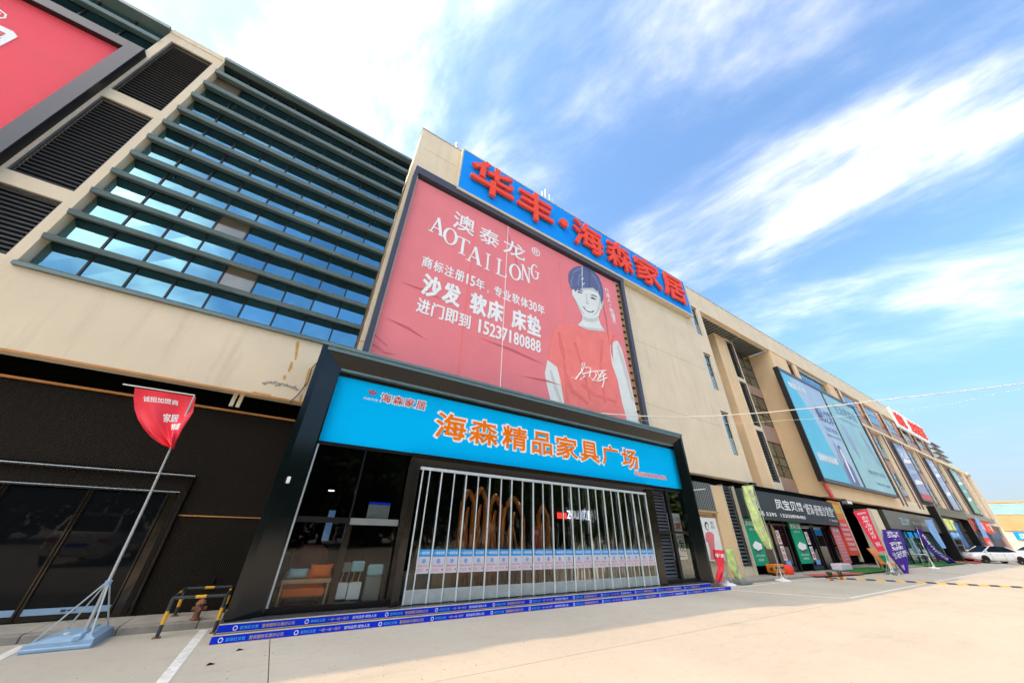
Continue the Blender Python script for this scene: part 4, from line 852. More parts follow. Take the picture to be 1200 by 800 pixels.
# ------------------------------------------------------------------ folding gate
fg = thing('folding_gate', 'folding aluminium gate of clear panels with a notice on every panel', 'gate', (6.6, 8.15, 0.2))
bars = [2.62, 2.80, 3.10, 3.44, 3.76, 4.11, 4.44, 4.80, 5.12, 5.48, 5.83, 6.18, 6.5, 6.89, 7.21, 7.55, 7.91, 8.25, 8.59, 8.94, 9.26, 9.59, 9.95, 10.28, 10.64]
MB().box(2.56, 10.68, 8.12, 8.20, 2.76, 2.825).build('top_rail', M['alu'], fg)
for i in range(len(bars) - 1):
    a, b = bars[i], bars[i + 1]; yo = 0.012 if i % 2 else -0.012
    p = MB().bbox(a + 0.012, b - 0.004, 8.14 + yo, 8.165 + yo, 0.215, 0.45, 0.004).build('gate_panel', M['alu_dull'], fg)
    MB().bbox(a - 0.012, a + 0.012, 8.11 + yo, 8.16 + yo, 0.21, 2.76, 0.005).build('panel_stile', M['alu'], p)
    MB().box(a + 0.013, b - 0.013, 8.150 + yo, 8.153 + yo, 0.45, 2.755).build('pane', M['film'], p)
    if i == len(bars) - 2: MB().bbox(b - 0.012, b + 0.012, 8.11, 8.16, 0.21, 2.76, 0.005).build('panel_stile', M['alu'], p)
    if i == 0: continue
    n_ = MB().box(a + 0.022, b - 0.02, 8.143 + yo, 8.146 + yo, 0.72 + 0.0, 1.02).box(a + 0.022, b - 0.02, 8.1425 + yo, 8.146 + yo, 1.022, 1.155, 1).build('notice', [M['poster_white'], M['cyan_print']], p)
    yy = 8.141 + yo; w = b - a; c = (a + b) / 2; mw, mc, mr_ = MB(), MB(), MB()
    text_xz(mw, '一链家居家', a + .04, b - .035, 1.06, 1.12, yy, .03)
    for q in range(12):
        a0, a1 = q * math.pi / 6, (q + 1) * math.pi / 6
        mc.add([(c + .045 * math.cos(a0), yy, .94 + .045 * math.sin(a0)), (c + .045 * math.cos(a1), yy, .94 + .045 * math.sin(a1)), (c + .033 * math.cos(a1), yy, .94 + .033 * math.sin(a1)), (c + .033 * math.cos(a0), yy, .94 + .033 * math.sin(a0))], [(0, 3, 2, 1)])
    mc.box(c - .024, c + .024, yy, yy + .002, .932, .948).box(c - .008, c + .008, yy, yy + .0015, .914, .966)
    text_xz(mr_, '优惠大放送', a + .045, b - .05, .835, .872, yy, .015)
    for q in range(2): mr_.box(a + .045, b - .05 - .09 * 1, yy, yy + .002, .792 - q * .03, .798 - q * .03)
    mr_.box(b - .075, b - .045, yy, yy + .002, .765, .80)
    mw.build('lettering', M['white_print'], n_); mc.build('emblem', M['cyan_print'], n_); mr_.build('lettering', M['red_print'], n_)

# things seen inside
def at_in(px_, py_, Y): return P(px_, py_, Y)
def cushion(name, x0, x1, y0, y1, z0, z1, m, par=None, label=None, cat=None, nx_=8, nz_=6):
    mb = MB(); vs = []; fs = []
    for s_ in (0, 1):
        for j in range(nz_ + 1):
            for i in range(nx_ + 1):
                u_, v_ = i / nx_, j / nz_; pu = 1 - abs(2 * u_ - 1) ** 3; pv_ = 1 - abs(2 * v_ - 1) ** 3
                pin = .06 * (math.sin(math.pi * v_)) * (1 if u_ in (0, 1) else 0)
                xx = x0 + (x1 - x0) * (u_ + (pin if u_ == 0 else -pin if u_ == 1 else 0)); zz = z0 + (z1 - z0) * (v_ + (-.06 * math.sin(math.pi * u_) if v_ == 1 else 0))
                h = (y1 - y0) / 2 * (pu * pv_) ** .5; ym = (y0 + y1) / 2
                vs.append((xx, ym - h if s_ == 0 else ym + h, zz))
    n = (nx_ + 1) * (nz_ + 1)
    for s_ in (0, 1):
        for j in range(nz_):
            for i in range(nx_):
                q = s_ * n + j * (nx_ + 1) + i; f = (q, q + 1, q + nx_ + 2, q + nx_ + 1); fs.append(f if s_ == 0 else f[::-1])
    mb.add(vs, fs); o = mb.build(name, m, par, smooth=True, loc=((x0 + x1) / 2, y0, z0))
    if label: tag(o, label, cat)
    return o
sf = thing('display_sofa', 'orange wooden framed sofa bench behind the left shop window', 'sofa', (0.8, 8.9, 0.2))
Y1 = 8.62
a = P(330, 681, Y1); b = P(388, 679, Y1); lo = P(322, 712, Y1)
MB().bbox(a[0], b[0], Y1, Y1 + .05, a[1] - .045, a[1] + .02, .006).build('top_rail', M['wood'], sf)
for xx in (a[0] + .01, b[0] - .05): MB().bbox(xx, xx + .03, Y1, Y1 + .05, .2, a[1] - .045, .005).build('leg', M['wood'], sf)
MB().bbox(a[0] + .05, b[0] - .055, Y1 + .05, Y1 + .6, .36, .50, .03).build('seat', M['orange_fab'], sf)
MB().bbox(a[0] + .05, (a[0] + b[0]) / 2 - .005, Y1 + .6, Y1 + .75, .36, .74, .03).build('backrest', M['grey_panel'], sf)
MB().bbox((a[0] + b[0]) / 2, b[0] - .055, Y1 + .6, Y1 + .75, .36, .74, .03).build('backrest', M['orange_fab'], sf)
cushion('cushion', a[0] + .06, a[0] + .42, 8.68, 8.84, a[1] + .02, a[1] + .19, M['teal_fab'], label='pale teal cushion on the wooden rail of the orange sofa', cat='cushion')
cushion('cushion', a[0] + .43, b[0] + .0, 8.68, 8.84, a[1] + .02, a[1] + .25, M['orange_fab'], label='plump orange cushion beside the teal one in the shop window', cat='cushion')
bc = thing('display_box', 'white patterned box on pale wooden trestle in the shop window', 'box', (1.6, 8.6, .2))
MB().bbox(1.42, 1.60, 8.62, 8.75, .30, .56, .01).build('crate', M['white_print'], bc); MB().bbox(1.62, 1.86, 8.62, 8.75, .28, .56, .01).build('crate', M['white_print'], bc)
for xx in (1.45, 1.56, 1.66, 1.78): MB().tube([(xx, 8.66, .56), (xx + .03, 8.68, .74)], .012, 6).build('leg', M['wood'], bc)
MB().bbox(1.44, 1.58, 8.62, 8.72, .74, .90, .01).build('crate', M['grey_panel'], bc); MB().bbox(1.60, 1.85, 8.62, 8.72, .74, .92, .02).build('crate', M['teal_fab'], bc)
sp = thing('display_headboard', 'pale grey upholstered panel leaning in the right part of the shop window', 'panel', (2.1, 8.6, .2))
MB().bbox(1.93, 2.25, 8.6, 8.7, .24, .66, .02).build('lower_panel', M['grey_panel'], sp); MB().bbox(1.93, 2.25, 8.59, 8.7, .662, .86, .03).build('upper_panel', M['teal_fab'], sp)
cart = thing('notice_board', 'small board with blue header hung high behind the shop window', 'notice', (1.8, 8.4, 1.8))
q0 = P(428, 611, 8.45); q1 = P(458, 589, 8.45)
MB().box(q0[0], q1[0], 8.45, 8.47, q0[1], q1[1]).build('board', M['grey_panel'], cart); MB().box(q0[0], q1[0], 8.444, 8.449, q1[1] - .05, q1[1]).build('header', M['strip_blue'], cart)
tl = thing('hanging_lamp', 'thin lit tube lamp inside the left shop window', 'lamp', (.9, 10, 2.2))
MB().tube([(.9, 10, 2.3), (1.03, 10, 2.3)], .012).build('tube', M['lit_white'], tl)
bn = thing('blue_poster', 'narrow light blue poster hanging in the depth of the left shop', 'poster', (.95, 9.4, 1.5))
MB().box(.98, 1.12, 9.4, 9.41, 1.25, 1.85).build('sheet', M['ltblue'], bn)
rd = thing('brown_armchair', 'dark brown rounded armchair in the depth of the left shop', 'armchair', (.8, 9.6, .2))
MB().bbox(.55, 1.25, 9.6, 10.2, .5, 1.15, .15).build('backrest', M['maroon'], rd); MB().bbox(.55, 1.25, 9.3, 9.9, .2, .55, .08).build('seat', M['maroon'], rd)
M['led'] = mat('led', (1, 1, 1), .5, emit=(1.0, .86, .70), estr=1.6)
for lx, ly, w in ((.5, 8.75, .5), (1.4, 8.75, .5), (3.6, 9.0, .7), (5.2, 9.0, .7), (6.8, 9.0, .7), (8.8, 9.2, .7)):  # first two hidden above the shop window, added to light the sofa
    t = thing('ceiling_lamp', 'short lit ceiling lamp strip hanging inside the showroom behind the gate and window', 'lamp', (lx, ly, 3.2), 'ceiling lamps in the showroom'); z = 3.35
    MB().box(lx, lx + w, ly, ly + .05, z, z + .03).build('diffuser', M['led'], t); MB().box(lx - .02, lx + w + .02, ly - .01, ly + .06, z + .031, z + .06).build('housing', M['black'], t); MB().tube([(lx + w / 2, ly + .02, z + .06), (lx + w / 2, ly + .02, 4.0)], .006, 5).build('rod', M['black'], t)
# added amber ribbons standing in for streaks reflected in the gate film
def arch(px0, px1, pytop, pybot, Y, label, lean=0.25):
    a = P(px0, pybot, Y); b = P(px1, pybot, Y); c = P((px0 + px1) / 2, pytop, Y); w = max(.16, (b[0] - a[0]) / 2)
    t = thing('amber_reflection_shape', label, 'reflection shape', ((a[0] + b[0]) / 2, Y, .2), 'amber shapes for gate reflections')
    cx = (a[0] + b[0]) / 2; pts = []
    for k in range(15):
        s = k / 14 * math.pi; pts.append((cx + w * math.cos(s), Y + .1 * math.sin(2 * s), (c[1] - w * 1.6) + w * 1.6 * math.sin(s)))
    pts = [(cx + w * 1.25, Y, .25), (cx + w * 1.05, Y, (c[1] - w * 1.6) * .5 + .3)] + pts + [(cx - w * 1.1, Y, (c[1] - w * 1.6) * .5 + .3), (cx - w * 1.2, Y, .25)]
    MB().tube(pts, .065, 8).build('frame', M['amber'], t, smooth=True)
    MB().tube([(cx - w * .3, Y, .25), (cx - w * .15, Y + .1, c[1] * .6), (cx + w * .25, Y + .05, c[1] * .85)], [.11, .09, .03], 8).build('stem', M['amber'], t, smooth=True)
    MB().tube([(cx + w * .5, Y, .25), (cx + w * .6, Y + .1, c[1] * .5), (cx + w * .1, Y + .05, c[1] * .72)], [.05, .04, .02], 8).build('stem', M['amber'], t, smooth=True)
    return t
arch(540, 548, 575, 645, 8.55, 'slim amber shape for a reflected streak, leftmost behind the gate'); arch(552, 566, 572, 645, 8.6, 'tall arched amber shape for a reflected streak, second from left behind the gate')
arch(574, 582, 580, 645, 8.55, 'narrow amber shape for a reflected streak in the middle of the group behind the gate'); arch(588, 612, 583, 645, 8.6, 'wide looping amber arch for a reflected streak, right of the group behind the gate'); arch(634, 640, 592, 645, 8.6, 'thin amber shape for a reflected streak, standing alone, nearest to the lit red sign')
ls = thing('lit_sign', 'small lit red and white sign hanging inside above the gate notices', 'sign', (8, 9.6, 2.4))
q0 = P(654, 607, 9.2); q1 = P(664, 602, 9.2); MB().box(q0[0], q1[0], 9.2, 9.24, q0[1], q1[1] + .03).build('red_box', M['lit_red'], ls)
q0 = P(665, 607, 9.19); q1 = P(692, 601, 9.19); mb = MB(); text_xz(mb, 'ZOLI 家居', q0[0], q1[0], q0[1] - .02, q1[1] + .08, 9.19, .03); mb.build('lettering', M['lit_white'], ls)
rb = thing('red_roll_poster', 'small red poster stand seen through the gate above the notices', 'poster', (5.7, 8.5, 1.2))
q0 = P(625, 642, 8.5); q1 = P(632, 617, 8.5); MB().box(q0[0], q1[0], 8.5, 8.51, q0[1], q1[1]).build('sheet', M['red_print'], rb)
mb = MB(); text_xz(mb, '特惠', q0[0] + .03, q1[0] - .03, q1[1] - .2, q1[1] - .08, 8.495, .02); mb.build('lettering', M['white_print'], rb)
sh = thing('display_cabinet', 'long pale brown cabinet standing low behind the gate', 'cabinet', (6.5, 10, .2))
for k in range(9): MB().bbox(2.8 + k * .86, 3.6 + k * .86, 9.2 + .15 * (k % 2), 9.7, .2, .62 + .1 * ((k * 7) % 3), .03).build('cabinet_block', M['plaster2'] if k % 3 else M['grey_panel'], sh)

# ------------------------------------------------------------------ dark glass doors at the far left
M['gloss_frame'] = mat('polished_frame', (0.03, 0.022, 0.015), .10, metal=.5, var=.2, spec=.8)
MB().box(-8.3, -1.66, 9.632, 9.639, 2.352, 2.366).build('bright_edge', M['alu'], B)
dr = thing('glass_doors', 'black framed dark glass doors in the corrugated wall at far left', 'door', (-4.8, 9.75, .1))
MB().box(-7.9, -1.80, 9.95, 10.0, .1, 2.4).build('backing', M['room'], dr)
MB().box(-7.9, -1.80, 9.735, 9.80, 2.06, 2.40).build('header_panel', M['corrug'], dr)
MB().box(-7.9, -1.86, 9.72, 9.78, 2.02, 2.058).build('frame_rail', M['mullion'], dr)
MB().box(-1.92, -1.80, 9.72, 9.80, .1, 2.02).build('door_post', M['gloss_frame'], dr)
MB().box(-7.9, -1.80, 9.712, 9.719, 2.045, 2.056).build('bright_edge', M['alu'], dr)
xs = [-7.9, -6.3, -4.75, -3.35, -2.62, -1.93]
xs = [-7.9, -6.6, -5.3, -4.05, -3.02, -1.93]
for i in range(5):
    lf = MB().box(xs[i] + .03, xs[i + 1] - .03, 9.755, 9.765, .27, 2.0).build('door_leaf', M['glass_dark'], dr)
    MB().bbox(xs[i], xs[i] + .045, 9.725, 9.78, .1, 2.02, .012).bbox(xs[i + 1] - .045, xs[i + 1], 9.726, 9.779, .1, 2.02, .012).box(xs[i] + .045, xs[i + 1] - .045, 9.742, 9.778, .1, .18).build('leaf_frame', M['gloss_frame'], lf)
    MB().box(xs[i] + .04, xs[i + 1] - .04, 9.738, 9.742, .18, .265).build('kick_strip', M['base_blue'], lf)
    mb = MB(); c = (xs[i] + xs[i + 1]) / 2; mb.box(c - .08, c - .02, 9.734, 9.737, .205, .24).box(c + .0, c + .09, 9.734, 9.737, .212, .235); mb.build('printed_mark', M['ink'], lf)

# ------------------------------------------------------------------ flag stand in front
fs_ = thing('red_flag_stand', 'tall pole flag stand on blue plastic base with a crumpled red flag', 'flag stand', (-1.92, 8.5, 0))
MB().add([(-2.34, 8.20, 0), (-1.66, 8.20, 0), (-1.62, 8.86, 0), (-2.22, 8.90, 0), (-2.32, 8.21, .09), (-1.67, 8.21, .10), (-1.64, 8.84, .12), (-2.2, 8.87, .10), (-2.20, 8.31, .135), (-1.74, 8.30, .145), (-1.72, 8.74, .155), (-2.12, 8.76, .145)],
         [(0, 1, 5, 4), (1, 2, 6, 5), (2, 3, 7, 6), (3, 0, 4, 7), (4, 5, 9, 8), (5, 6, 10, 9), (6, 7, 11, 10), (7, 4, 8, 11), (8, 9, 10, 11), (3, 2, 1, 0)]).build('water_base', M['base_blue'], fs_)
MB().bbox(-2.33, -1.66, 8.19, 8.30, .004, .05, .012).build('base_foot', M['base_blue'], fs_); MB().bbox(-1.90, -1.80, 8.20, 8.86, .08, .165, .02).build('base_rib', M['base_blue'], fs_); MB().lathe((-2.02, 8.42, .135), [(.035, 0), (.035, .02), (.01, .022)], 12).build('filler_cap', M['white'], fs_)
PT = P(228, 463, 8.5)
MB().tube([(-1.86, 8.5, .09), (-1.93, 8.5, 1.8), (PT[0] + .0, 8.5, PT[1])], [.024, .019, .013], 10).build('pole', M['pole'], fs_)
col_ = Vector((-1.885, 8.5, .70))
MB().lathe((col_.x, col_.y, .67), [(.04, 0), (.04, .07), (.028, .075)], 12).build('collar', M['base_blue'], fs_)
for cx, cy in ((-2.28, 8.24), (-1.72, 8.25), (-1.68, 8.8), (-2.17, 8.83)): MB().tube([(cx, cy, .07), (col_.x + (cx - col_.x) * .08, col_.y + (cy - col_.y) * .08, .70)], .011, 6).build('strut', M['pole'], fs_)
a0 = P(145, 451, 8.5); MB().tube([(PT[0], 8.5, PT[1]), (a0[0], 8.45, a0[1])], .012, 6).build('arm', M['pole'], fs_)
def surf(Lc, Rc, Y, fold, name, m, par, n=26, texts=(), tm=None, thick=True):
    def lerp(c, v):
        v = max(0, min(1, v)) * (len(c) - 1); i = min(int(v), len(c) - 2); f = v - i; return Vector(c[i]).lerp(Vector(c[i + 1]), f)
    Lw = [P(*p, Y) for p in Lc]; Rw = [P(*p, Y) for p in Rc]
    def fn(u_, v_):                                               # v from bottom 0 to top 1
        a, b = lerp(Lw, 1 - v_), lerp(Rw, 1 - v_); q = a.lerp(b, u_); return (q.x, Y + fold(u_, 1 - v_), q.y)
    mb = MB(); vs = []
    for j in range(n + 1):
        for i in range(n + 1): vs.append(fn(i / n, 1 - j / n))
    mb.add(vs, [(j * (n + 1) + i, (j + 1) * (n + 1) + i, (j + 1) * (n + 1) + i + 1, j * (n + 1) + i + 1) for j in range(n) for i in range(n)])
    o = mb.build(name, m, par, smooth=True)
    for tt in texts:
        t_ = MB(); text_fn(t_, *tt[:5], fn, weight=tt[5] if len(tt) > 5 else .03, vertical=tt[6] if len(tt) > 6 else False); t_.build('lettering', tm or M['white_print'], o)
    return o, fn
def ff(u_, v_): return .05 * math.sin(9 * u_ + 5 * v_) * (0.3 + v_) + .035 * math.sin(22 * u_ - 7 * v_) * v_ + .06 * math.sin(3 * v_ + 1) - .05 * u_ * v_
surf([(157, 453), (155, 464), (156, 478), (160, 490), (167, 501), (177, 512), (190, 521), (202, 526)], [(229, 464), (227, 474), (226, 482), (222, 490), (217, 499), (212, 508), (207, 517), (204, 526)], 8.48, ff, 'flag_cloth', M['flag_red'], fs_, 34,
     texts=[('诚招加盟商', .15, .72, .82, .90, .015), ('家居', .48, .76, .52, .66, .02), ('特惠', .66, .88, .36, .48, .02)])

# ------------------------------------------------------------------ hydrant and its guard rail
hy = thing('fire_hydrant', 'rusty fire hydrant on the pavement inside the striped guard rail', 'hydrant', (-.66, 8.85, .1))
HX, HY = P(229, 722, 8.85)[0], 8.95
MB().lathe((HX, HY, .10), [(.075, 0), (.075, .02), (.05, .03), (.048, .16), (.065, .17), (.065, .20), (.05, .21)], 14).build('barrel', M['rust'], hy, smooth=False)
MB().lathe((HX, HY, .31), [(.07, 0), (.072, .02), (.055, .05), (.03, .07), (.02, .075), (.02, .095), (.008, .10)], 14).build('bonnet', M['rust'], hy)
MB().tube([(HX - .10, HY, .255), (HX + .10, HY, .255)], .028, 10).build('side_outlet', M['rust'], hy); MB().tube([(HX, HY - .10, .25), (HX, HY, .25)], .035, 10).build('front_outlet', M['rust'], hy)
gr = thing('guard_rail', 'yellow and black striped pipe guard rail around the hydrant', 'guard rail', (-.67, 8.9, .1))
def stripes(p0, p1, r, n, par, name):
    mb = MB(); p0, p1 = Vector(p0), Vector(p1)
    for k in range(n): mb.tube([p0.lerp(p1, k / n), p0.lerp(p1, (k + 1) / n)], r, 8, m=1 if k == n // 2 else 0)
    return mb.build(name, [M['hazard_k'], M['hazard_y']], par)
gx0, gx1, gy0, gy1, gz = -1.02, -.33, 8.42, 9.40, .49
for cx, cy in ((gx0, gy0), (gx1, gy0), (gx0, gy1), (gx1, gy1)):
    stripes((cx, cy, .0 if cy < 8.8 else .1), (cx, cy, gz), .026, 3, gr, 'leg'); MB().bbox(cx - .05, cx + .05, cy - .04, cy + .04, .0 if cy < 8.8 else .1, .014 if cy < 8.8 else .112, .002).build('foot_plate', M['rust'], gr)
stripes((gx0, gy0, gz), (gx1, gy0, gz), .022, 5, gr, 'rail'); stripes((gx0, gy1, gz), (gx1, gy1, gz), .022, 5, gr, 'rail'); stripes((gx0, gy0, gz), (gx0, gy1, gz), .022, 5, gr, 'rail'); stripes((gx1, gy0, gz), (gx1, gy1, gz), .022, 5, gr, 'rail')
#--PART2--
# ------------------------------------------------------------------ shops to the right of the portal
def G(px_, py_, z=0.0):                                           # a pixel of the photograph onto a level plane
    d = (Vector(CM[0]) * (px_ - 600) + Vector(CM[1]) * (py_ - 400) + Vector(CM[2]) * CF); t = (z - CH) / d.z
    return (d.x * t, d.y * t)
def lettering(text, x0, x1, z0, z1, Y, m, par, w=.03, name='lettering', vertical=False):
    mb = MB()
    if vertical:
        n = len(text)
        for i, c in enumerate(text):
            h = (z1 - z0) / n
            if c != ' ': text_xz(mb, c, x0, x1, z1 - (i + 1) * h + h * .1, z1 - i * h - h * .06, Y, w)
    else: text_xz(mb, text, x0, x1, z0, z1, Y, w)
    return mb.build(name, m, par)
wall(MB().box(13.5, 15.6, 9.6, 9.9, 0, 3.76), 'ground_floor_wall')
wall(MB().box(15.6, 18.22, 9.6, 9.9, 0, 2.5), 'ground_floor_wall')
wall(MB().box(17.2, 18.22, 9.40, 9.598, 0.05, 3.72), 'pier', M['plaster2'])
wall(MB().box(18.22, 18.30, 9.36, 9.9, 0.05, 3.80).box(19.18, 19.27, 9.30, 9.9, 0.05, 3.80), 'door_jamb', M['cream'])
louver_panel(18.30, 19.18, 0.42, 3.76, 9.42, B, pitch=0.145); wall(MB().box(18.30, 19.18, 9.44, 9.7, 0.05, 0.418), 'plinth')
bx = thing('grey_fascia_box', 'ribbed grey metal box under the soffit just right of the portal', 'fascia', (16.5, 9.4, 2.5))
MB().box(13.6, 17.15, 9.32, 9.60, 2.56, 3.74).build('casing', M['grey_panel'], bx); MB().box(13.6, 17.2, 9.28, 9.60, 2.48, 2.556).build('bottom_edge', M['wood'], bx)
for k in range(24): MB().box(13.7 + k * .143, 13.73 + k * .143, 9.308, 9.319, 2.58, 3.72).build('rib', M['slate'], bx)
MB().tube([(15.2, 9.2, 3.3), (16.4, 9.2, 3.45)], .02, 6).build('lamp_tube', M['white'], bx)
wp = thing('fashion_poster', 'white poster with a pink dressed figure on the beige wall beside the portal', 'poster', (16.2, 9.4, .7))
MB().box(15.2, 17.0, 9.40, 9.42, .66, 2.28).build('sheet', M['white_print'], wp)
MB().prism([(15.9, .72), (16.42, .72), (16.36, 1.0), (16.45, 1.3), (16.58, 1.62), (16.46, 1.70), (16.25, 1.74), (16.12, 1.72), (15.95, 1.66), (15.84, 1.4), (15.98, 1.32), (15.99, 1.05)], 9.39, 9.398).build('printed_dress', M['pink_vinyl'], wp)
MB().prism([(16.18 + .15 * math.cos(a * .52), 1.95 + .17 * math.sin(a * .52)) for a in range(12)], 9.392, 9.399).build('printed_hair', M['ink'], wp)
MB().prism([(16.19 + .09 * math.cos(a * .52), 1.92 + .12 * math.sin(a * .52)) for a in range(12)], 9.386, 9.391).build('printed_face', M['skin_print'], wp)
lettering('新品', 16.5, 16.75, 1.85, 2.15, 9.395, M['ink'], wp, vertical=True)
# shop 1
s1 = thing('slate_shop_sign', 'dark slate shop sign with white Chinese lettering over the green posters', 'sign', (25, 9.1, 2.4))
MB().box(19.28, 30.75, 9.02, 9.5, 2.42, 3.70).build('sign_face', M['slate'], s1); MB().box(19.26, 30.78, 9.0, 9.5, 2.36, 2.418).build('sign_edge', M['black'], s1)
lettering('凤宝贝', 22.55, 25.1, 2.92, 3.42, 9.01, M['white_print'], s1, .02); lettering('床垫\n沙发', 25.2, 25.85, 2.94, 3.40, 9.01, M['white_print'], s1, .02)
lettering('“舒泽·舒雅沙发垫”', 26.05, 30.5, 2.82, 3.40, 9.01, M['white_print'], s1, .012)
lettering('电话 5295  13203898485', 19.9, 25.8, 2.54, 2.74, 9.01, M['white_print'], s1, .03); lettering('厂家直销', 29.2, 30.5, 2.55, 2.68, 9.01, M['white_print'], s1, .03)
mb = MB(); cx = 20.45
for r_ in (.30, .20):
    for q in range(20):
        a0, a1 = q * math.pi / 10, (q + 1) * math.pi / 10
        mb.add([(cx + r_ * math.cos(a0), 9.012, 3.15 + r_ * math.sin(a0)), (cx + r_ * math.cos(a1), 9.012, 3.15 + r_ * math.sin(a1)), (cx + (r_ - .05) * math.cos(a1), 9.012, 3.15 + (r_ - .05) * math.sin(a1)), (cx + (r_ - .05) * math.cos(a0), 9.012, 3.15 + (r_ - .05) * math.sin(a0))], [(0, 3, 2, 1)])
mb.build('logo_mark', M['white_print'], s1); lettering('凤', 20.36, 20.54, 3.07, 3.24, 9.012, M['white_print'], s1)
sf1 = thing('glass_shop_front', 'dark framed glass shop front under the slate sign', 'shop front', (25, 9.5, .06))
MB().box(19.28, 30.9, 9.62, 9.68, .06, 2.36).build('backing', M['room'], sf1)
for xx in (20.75, 22.15, 23.7, 24.15, 25.75, 27.2, 27.5, 29.0, 29.5, 30.75): MB().bbox(xx, xx + .09, 9.44, 9.56, .06, 2.36, .01).build('post', M['black'], sf1)
MB().box(19.3, 30.8, 9.46, 9.53, 2.16, 2.24).build('rail', M['black'], sf1)
for a, b in ((20.85, 22.14), (22.25, 23.69), (25.85, 27.19), (27.6, 28.99), (29.6, 30.74)):
    MB().box(a, b, 9.49, 9.50, .1, 2.15).build('pane', M['glass_dark'], sf1)
    MB().box(a, b, 9.475, 9.488, .1, .30).build('kick_plate', M['slate'], sf1)
for cxx, tt in ((22.8, '安装床垫'), (26.35, '沙发床套'), (30.1, '全屋定制')):
    for k in range(2):
        MB().box(cxx - .16, cxx + .22, 9.478, 9.486, 1.30 - k * .72, 1.92 - k * .72).build('sticker', M['white_print'], sf1)
        lettering(tt[2 * k:2 * k + 2], cxx - .12, cxx + .18, 1.34 - k * .72, 1.88 - k * .72, 9.474, M['red_print'], sf1, .03, vertical=True)
for cxx in (22.95, 26.6): MB().box(cxx - .2, cxx + .35, 9.478, 9.486, .34, .56).build('sticker', M['ltblue'], sf1)
for x0, x1, lab in ((19.42, 20.72, 'green poster with a sofa picture at the left end of the slate sign shop'), (24.25, 25.72, 'green poster with a bed picture in the middle of the slate sign shop')):
    gp = thing('green_poster', lab, 'poster', ((x0 + x1) / 2, 9.4, .4), 'green posters on the shop front')
    MB().box(x0, x1, 9.38, 9.41, .42, 2.38).build('sheet', M['green'], gp)
    lettering('舒泽沙发', x0 + .12, x1 - .12, 2.06, 2.28, 9.372, M['white_print'], gp, .03); lettering('品质·生活', x0 + .35, x1 - .35, 1.86, 1.96, 9.372, M['white_print'], gp)
    MB().prism([(x0 + .25, 1.25), (x0 + .6, 1.42), (x1 - .2, 1.3), (x1 - .25, 1.1), (x0 + .6, 1.02), (x0 + .28, 1.12)], 9.365, 9.378).build('printed_furniture', M['white_print'], gp)
    MB().prism([(x0 + .3, 1.11), (x0 + .6, 1.015), (x1 - .27, 1.095), (x1 - .3, 1.02), (x0 + .6, .92), (x0 + .34, 1.02)], 9.365, 9.379).build('printed_base', M['ink'], gp)
    lettering('全新升级 限时特惠', x0 + .3, x1 - .2, .78, .86, 9.372, M['white_print'], gp); lettering('欢迎选购', x0 + .4, x1 - .4, .6, .7, 9.372, M['white_print'], gp)
ob = thing('orange_sideboard', 'low orange sideboard with a dark slot standing at the green poster', 'sideboard', (20.7, 9.0, .06))
MB().bbox(20.15, 21.15, 8.95, 9.3, .16, .50, .02).build('body', M['sofa_or'], ob); MB().box(20.22, 21.08, 8.935, 8.949, .33, .40).build('slot', M['black'], ob)
for xx in (20.2, 21.05): MB().box(xx, xx + .06, 8.97, 9.03, .06, .16).build('leg', M['sofa_or'], ob)
rp = thing('red_barrel', 'red round barrel planter behind the orange sideboard', 'planter', (21.8, 9.2, .06))
MB().lathe((21.75, 9.15, .06), [(.22, 0), (.28, .1), (.30, .25), (.28, .36), (.26, .38), (.24, .30)], 16).build('barrel', M['letter_red'], rp)
def leaf_bunch(c, n, r, h, m, name, par, up=.7):
    mb = MB(); rnd = random.Random(int(c[0] * 100))
    for k in range(n):
        a = rnd.uniform(0, 6.28); t = rnd.uniform(.2, 1) * r; z = rnd.uniform(.3, 1) * h
        b = Vector(c); e = b + Vector((math.cos(a) * t, math.sin(a) * t, z)); mid = b.lerp(e, .55) + Vector((0, 0, h * .18)); sd = Vector((-math.sin(a), math.cos(a), 0)) * r * .09
        mb.add([b, mid - sd, mid + sd, e], [(0, 1, 3, 2)])
    return mb.build(name, m, par)
for i, (qx, qy, lab) in enumerate(((975, 680, 'small potted palm on the asphalt, left one of the pair by the striped kerb'), (987, 679, 'small potted palm, right one of the pair by the striped kerb'))):
    c = G(qx, qy); pp = thing('potted_palm', lab, 'plant', (c[0], c[1], 0), 'potted palms on the yard')
    MB().lathe((c[0], c[1], 0), [(.05, 0), (.075, .12), (.08, .13), (.06, .11)], 12).build('pot', M['terracotta'], pp); leaf_bunch((c[0], c[1], .12), 40, .26, .26, M['leaf'], 'fronds', pp)
c = G(908, 676); pp = thing('potted_shrub', 'dark leafy shrub at the foot of the lime flag', 'plant', (c[0], c[1], 0)); MB().lathe((c[0], c[1], 0), [(.06, 0), (.09, .13)], 12).build('pot', M['black'], pp); leaf_bunch((c[0], c[1], .12), 60, .22, .34, M['leaf'], 'leaves', pp)
wb = thing('white_bench', 'low white upholstered bench in front of the slate sign shop', 'bench', (28, 9, .06))
MB().bbox(26.9, 28.5, 8.6, 9.05, .12, .42, .03).build('seat', M['poster_white'], wb); MB().box(26.95, 28.45, 8.65, 9.0, .06, .12).build('plinth', M['grey_panel'], wb)
def matx(name, pts, m, z, lab, cat): return tag(MB().add([(a, b, z) for a, b in pts] + [(a, b, z - .02) for a, b in pts], [tuple(range(len(pts)))] + [(i, i + len(pts), (i + 1) % len(pts) + len(pts), (i + 1) % len(pts)) for i in range(len(pts))]).build(name, m, loc=(pts[0][0], pts[0][1], 0)), lab, cat)
matx('turf_mat', [(27.2, 7.9), (33.5, 7.9), (33.5, 9.3), (27.6, 9.3)], M['grass'], .085, 'green artificial turf mat before the pink and orange signs', 'mat')
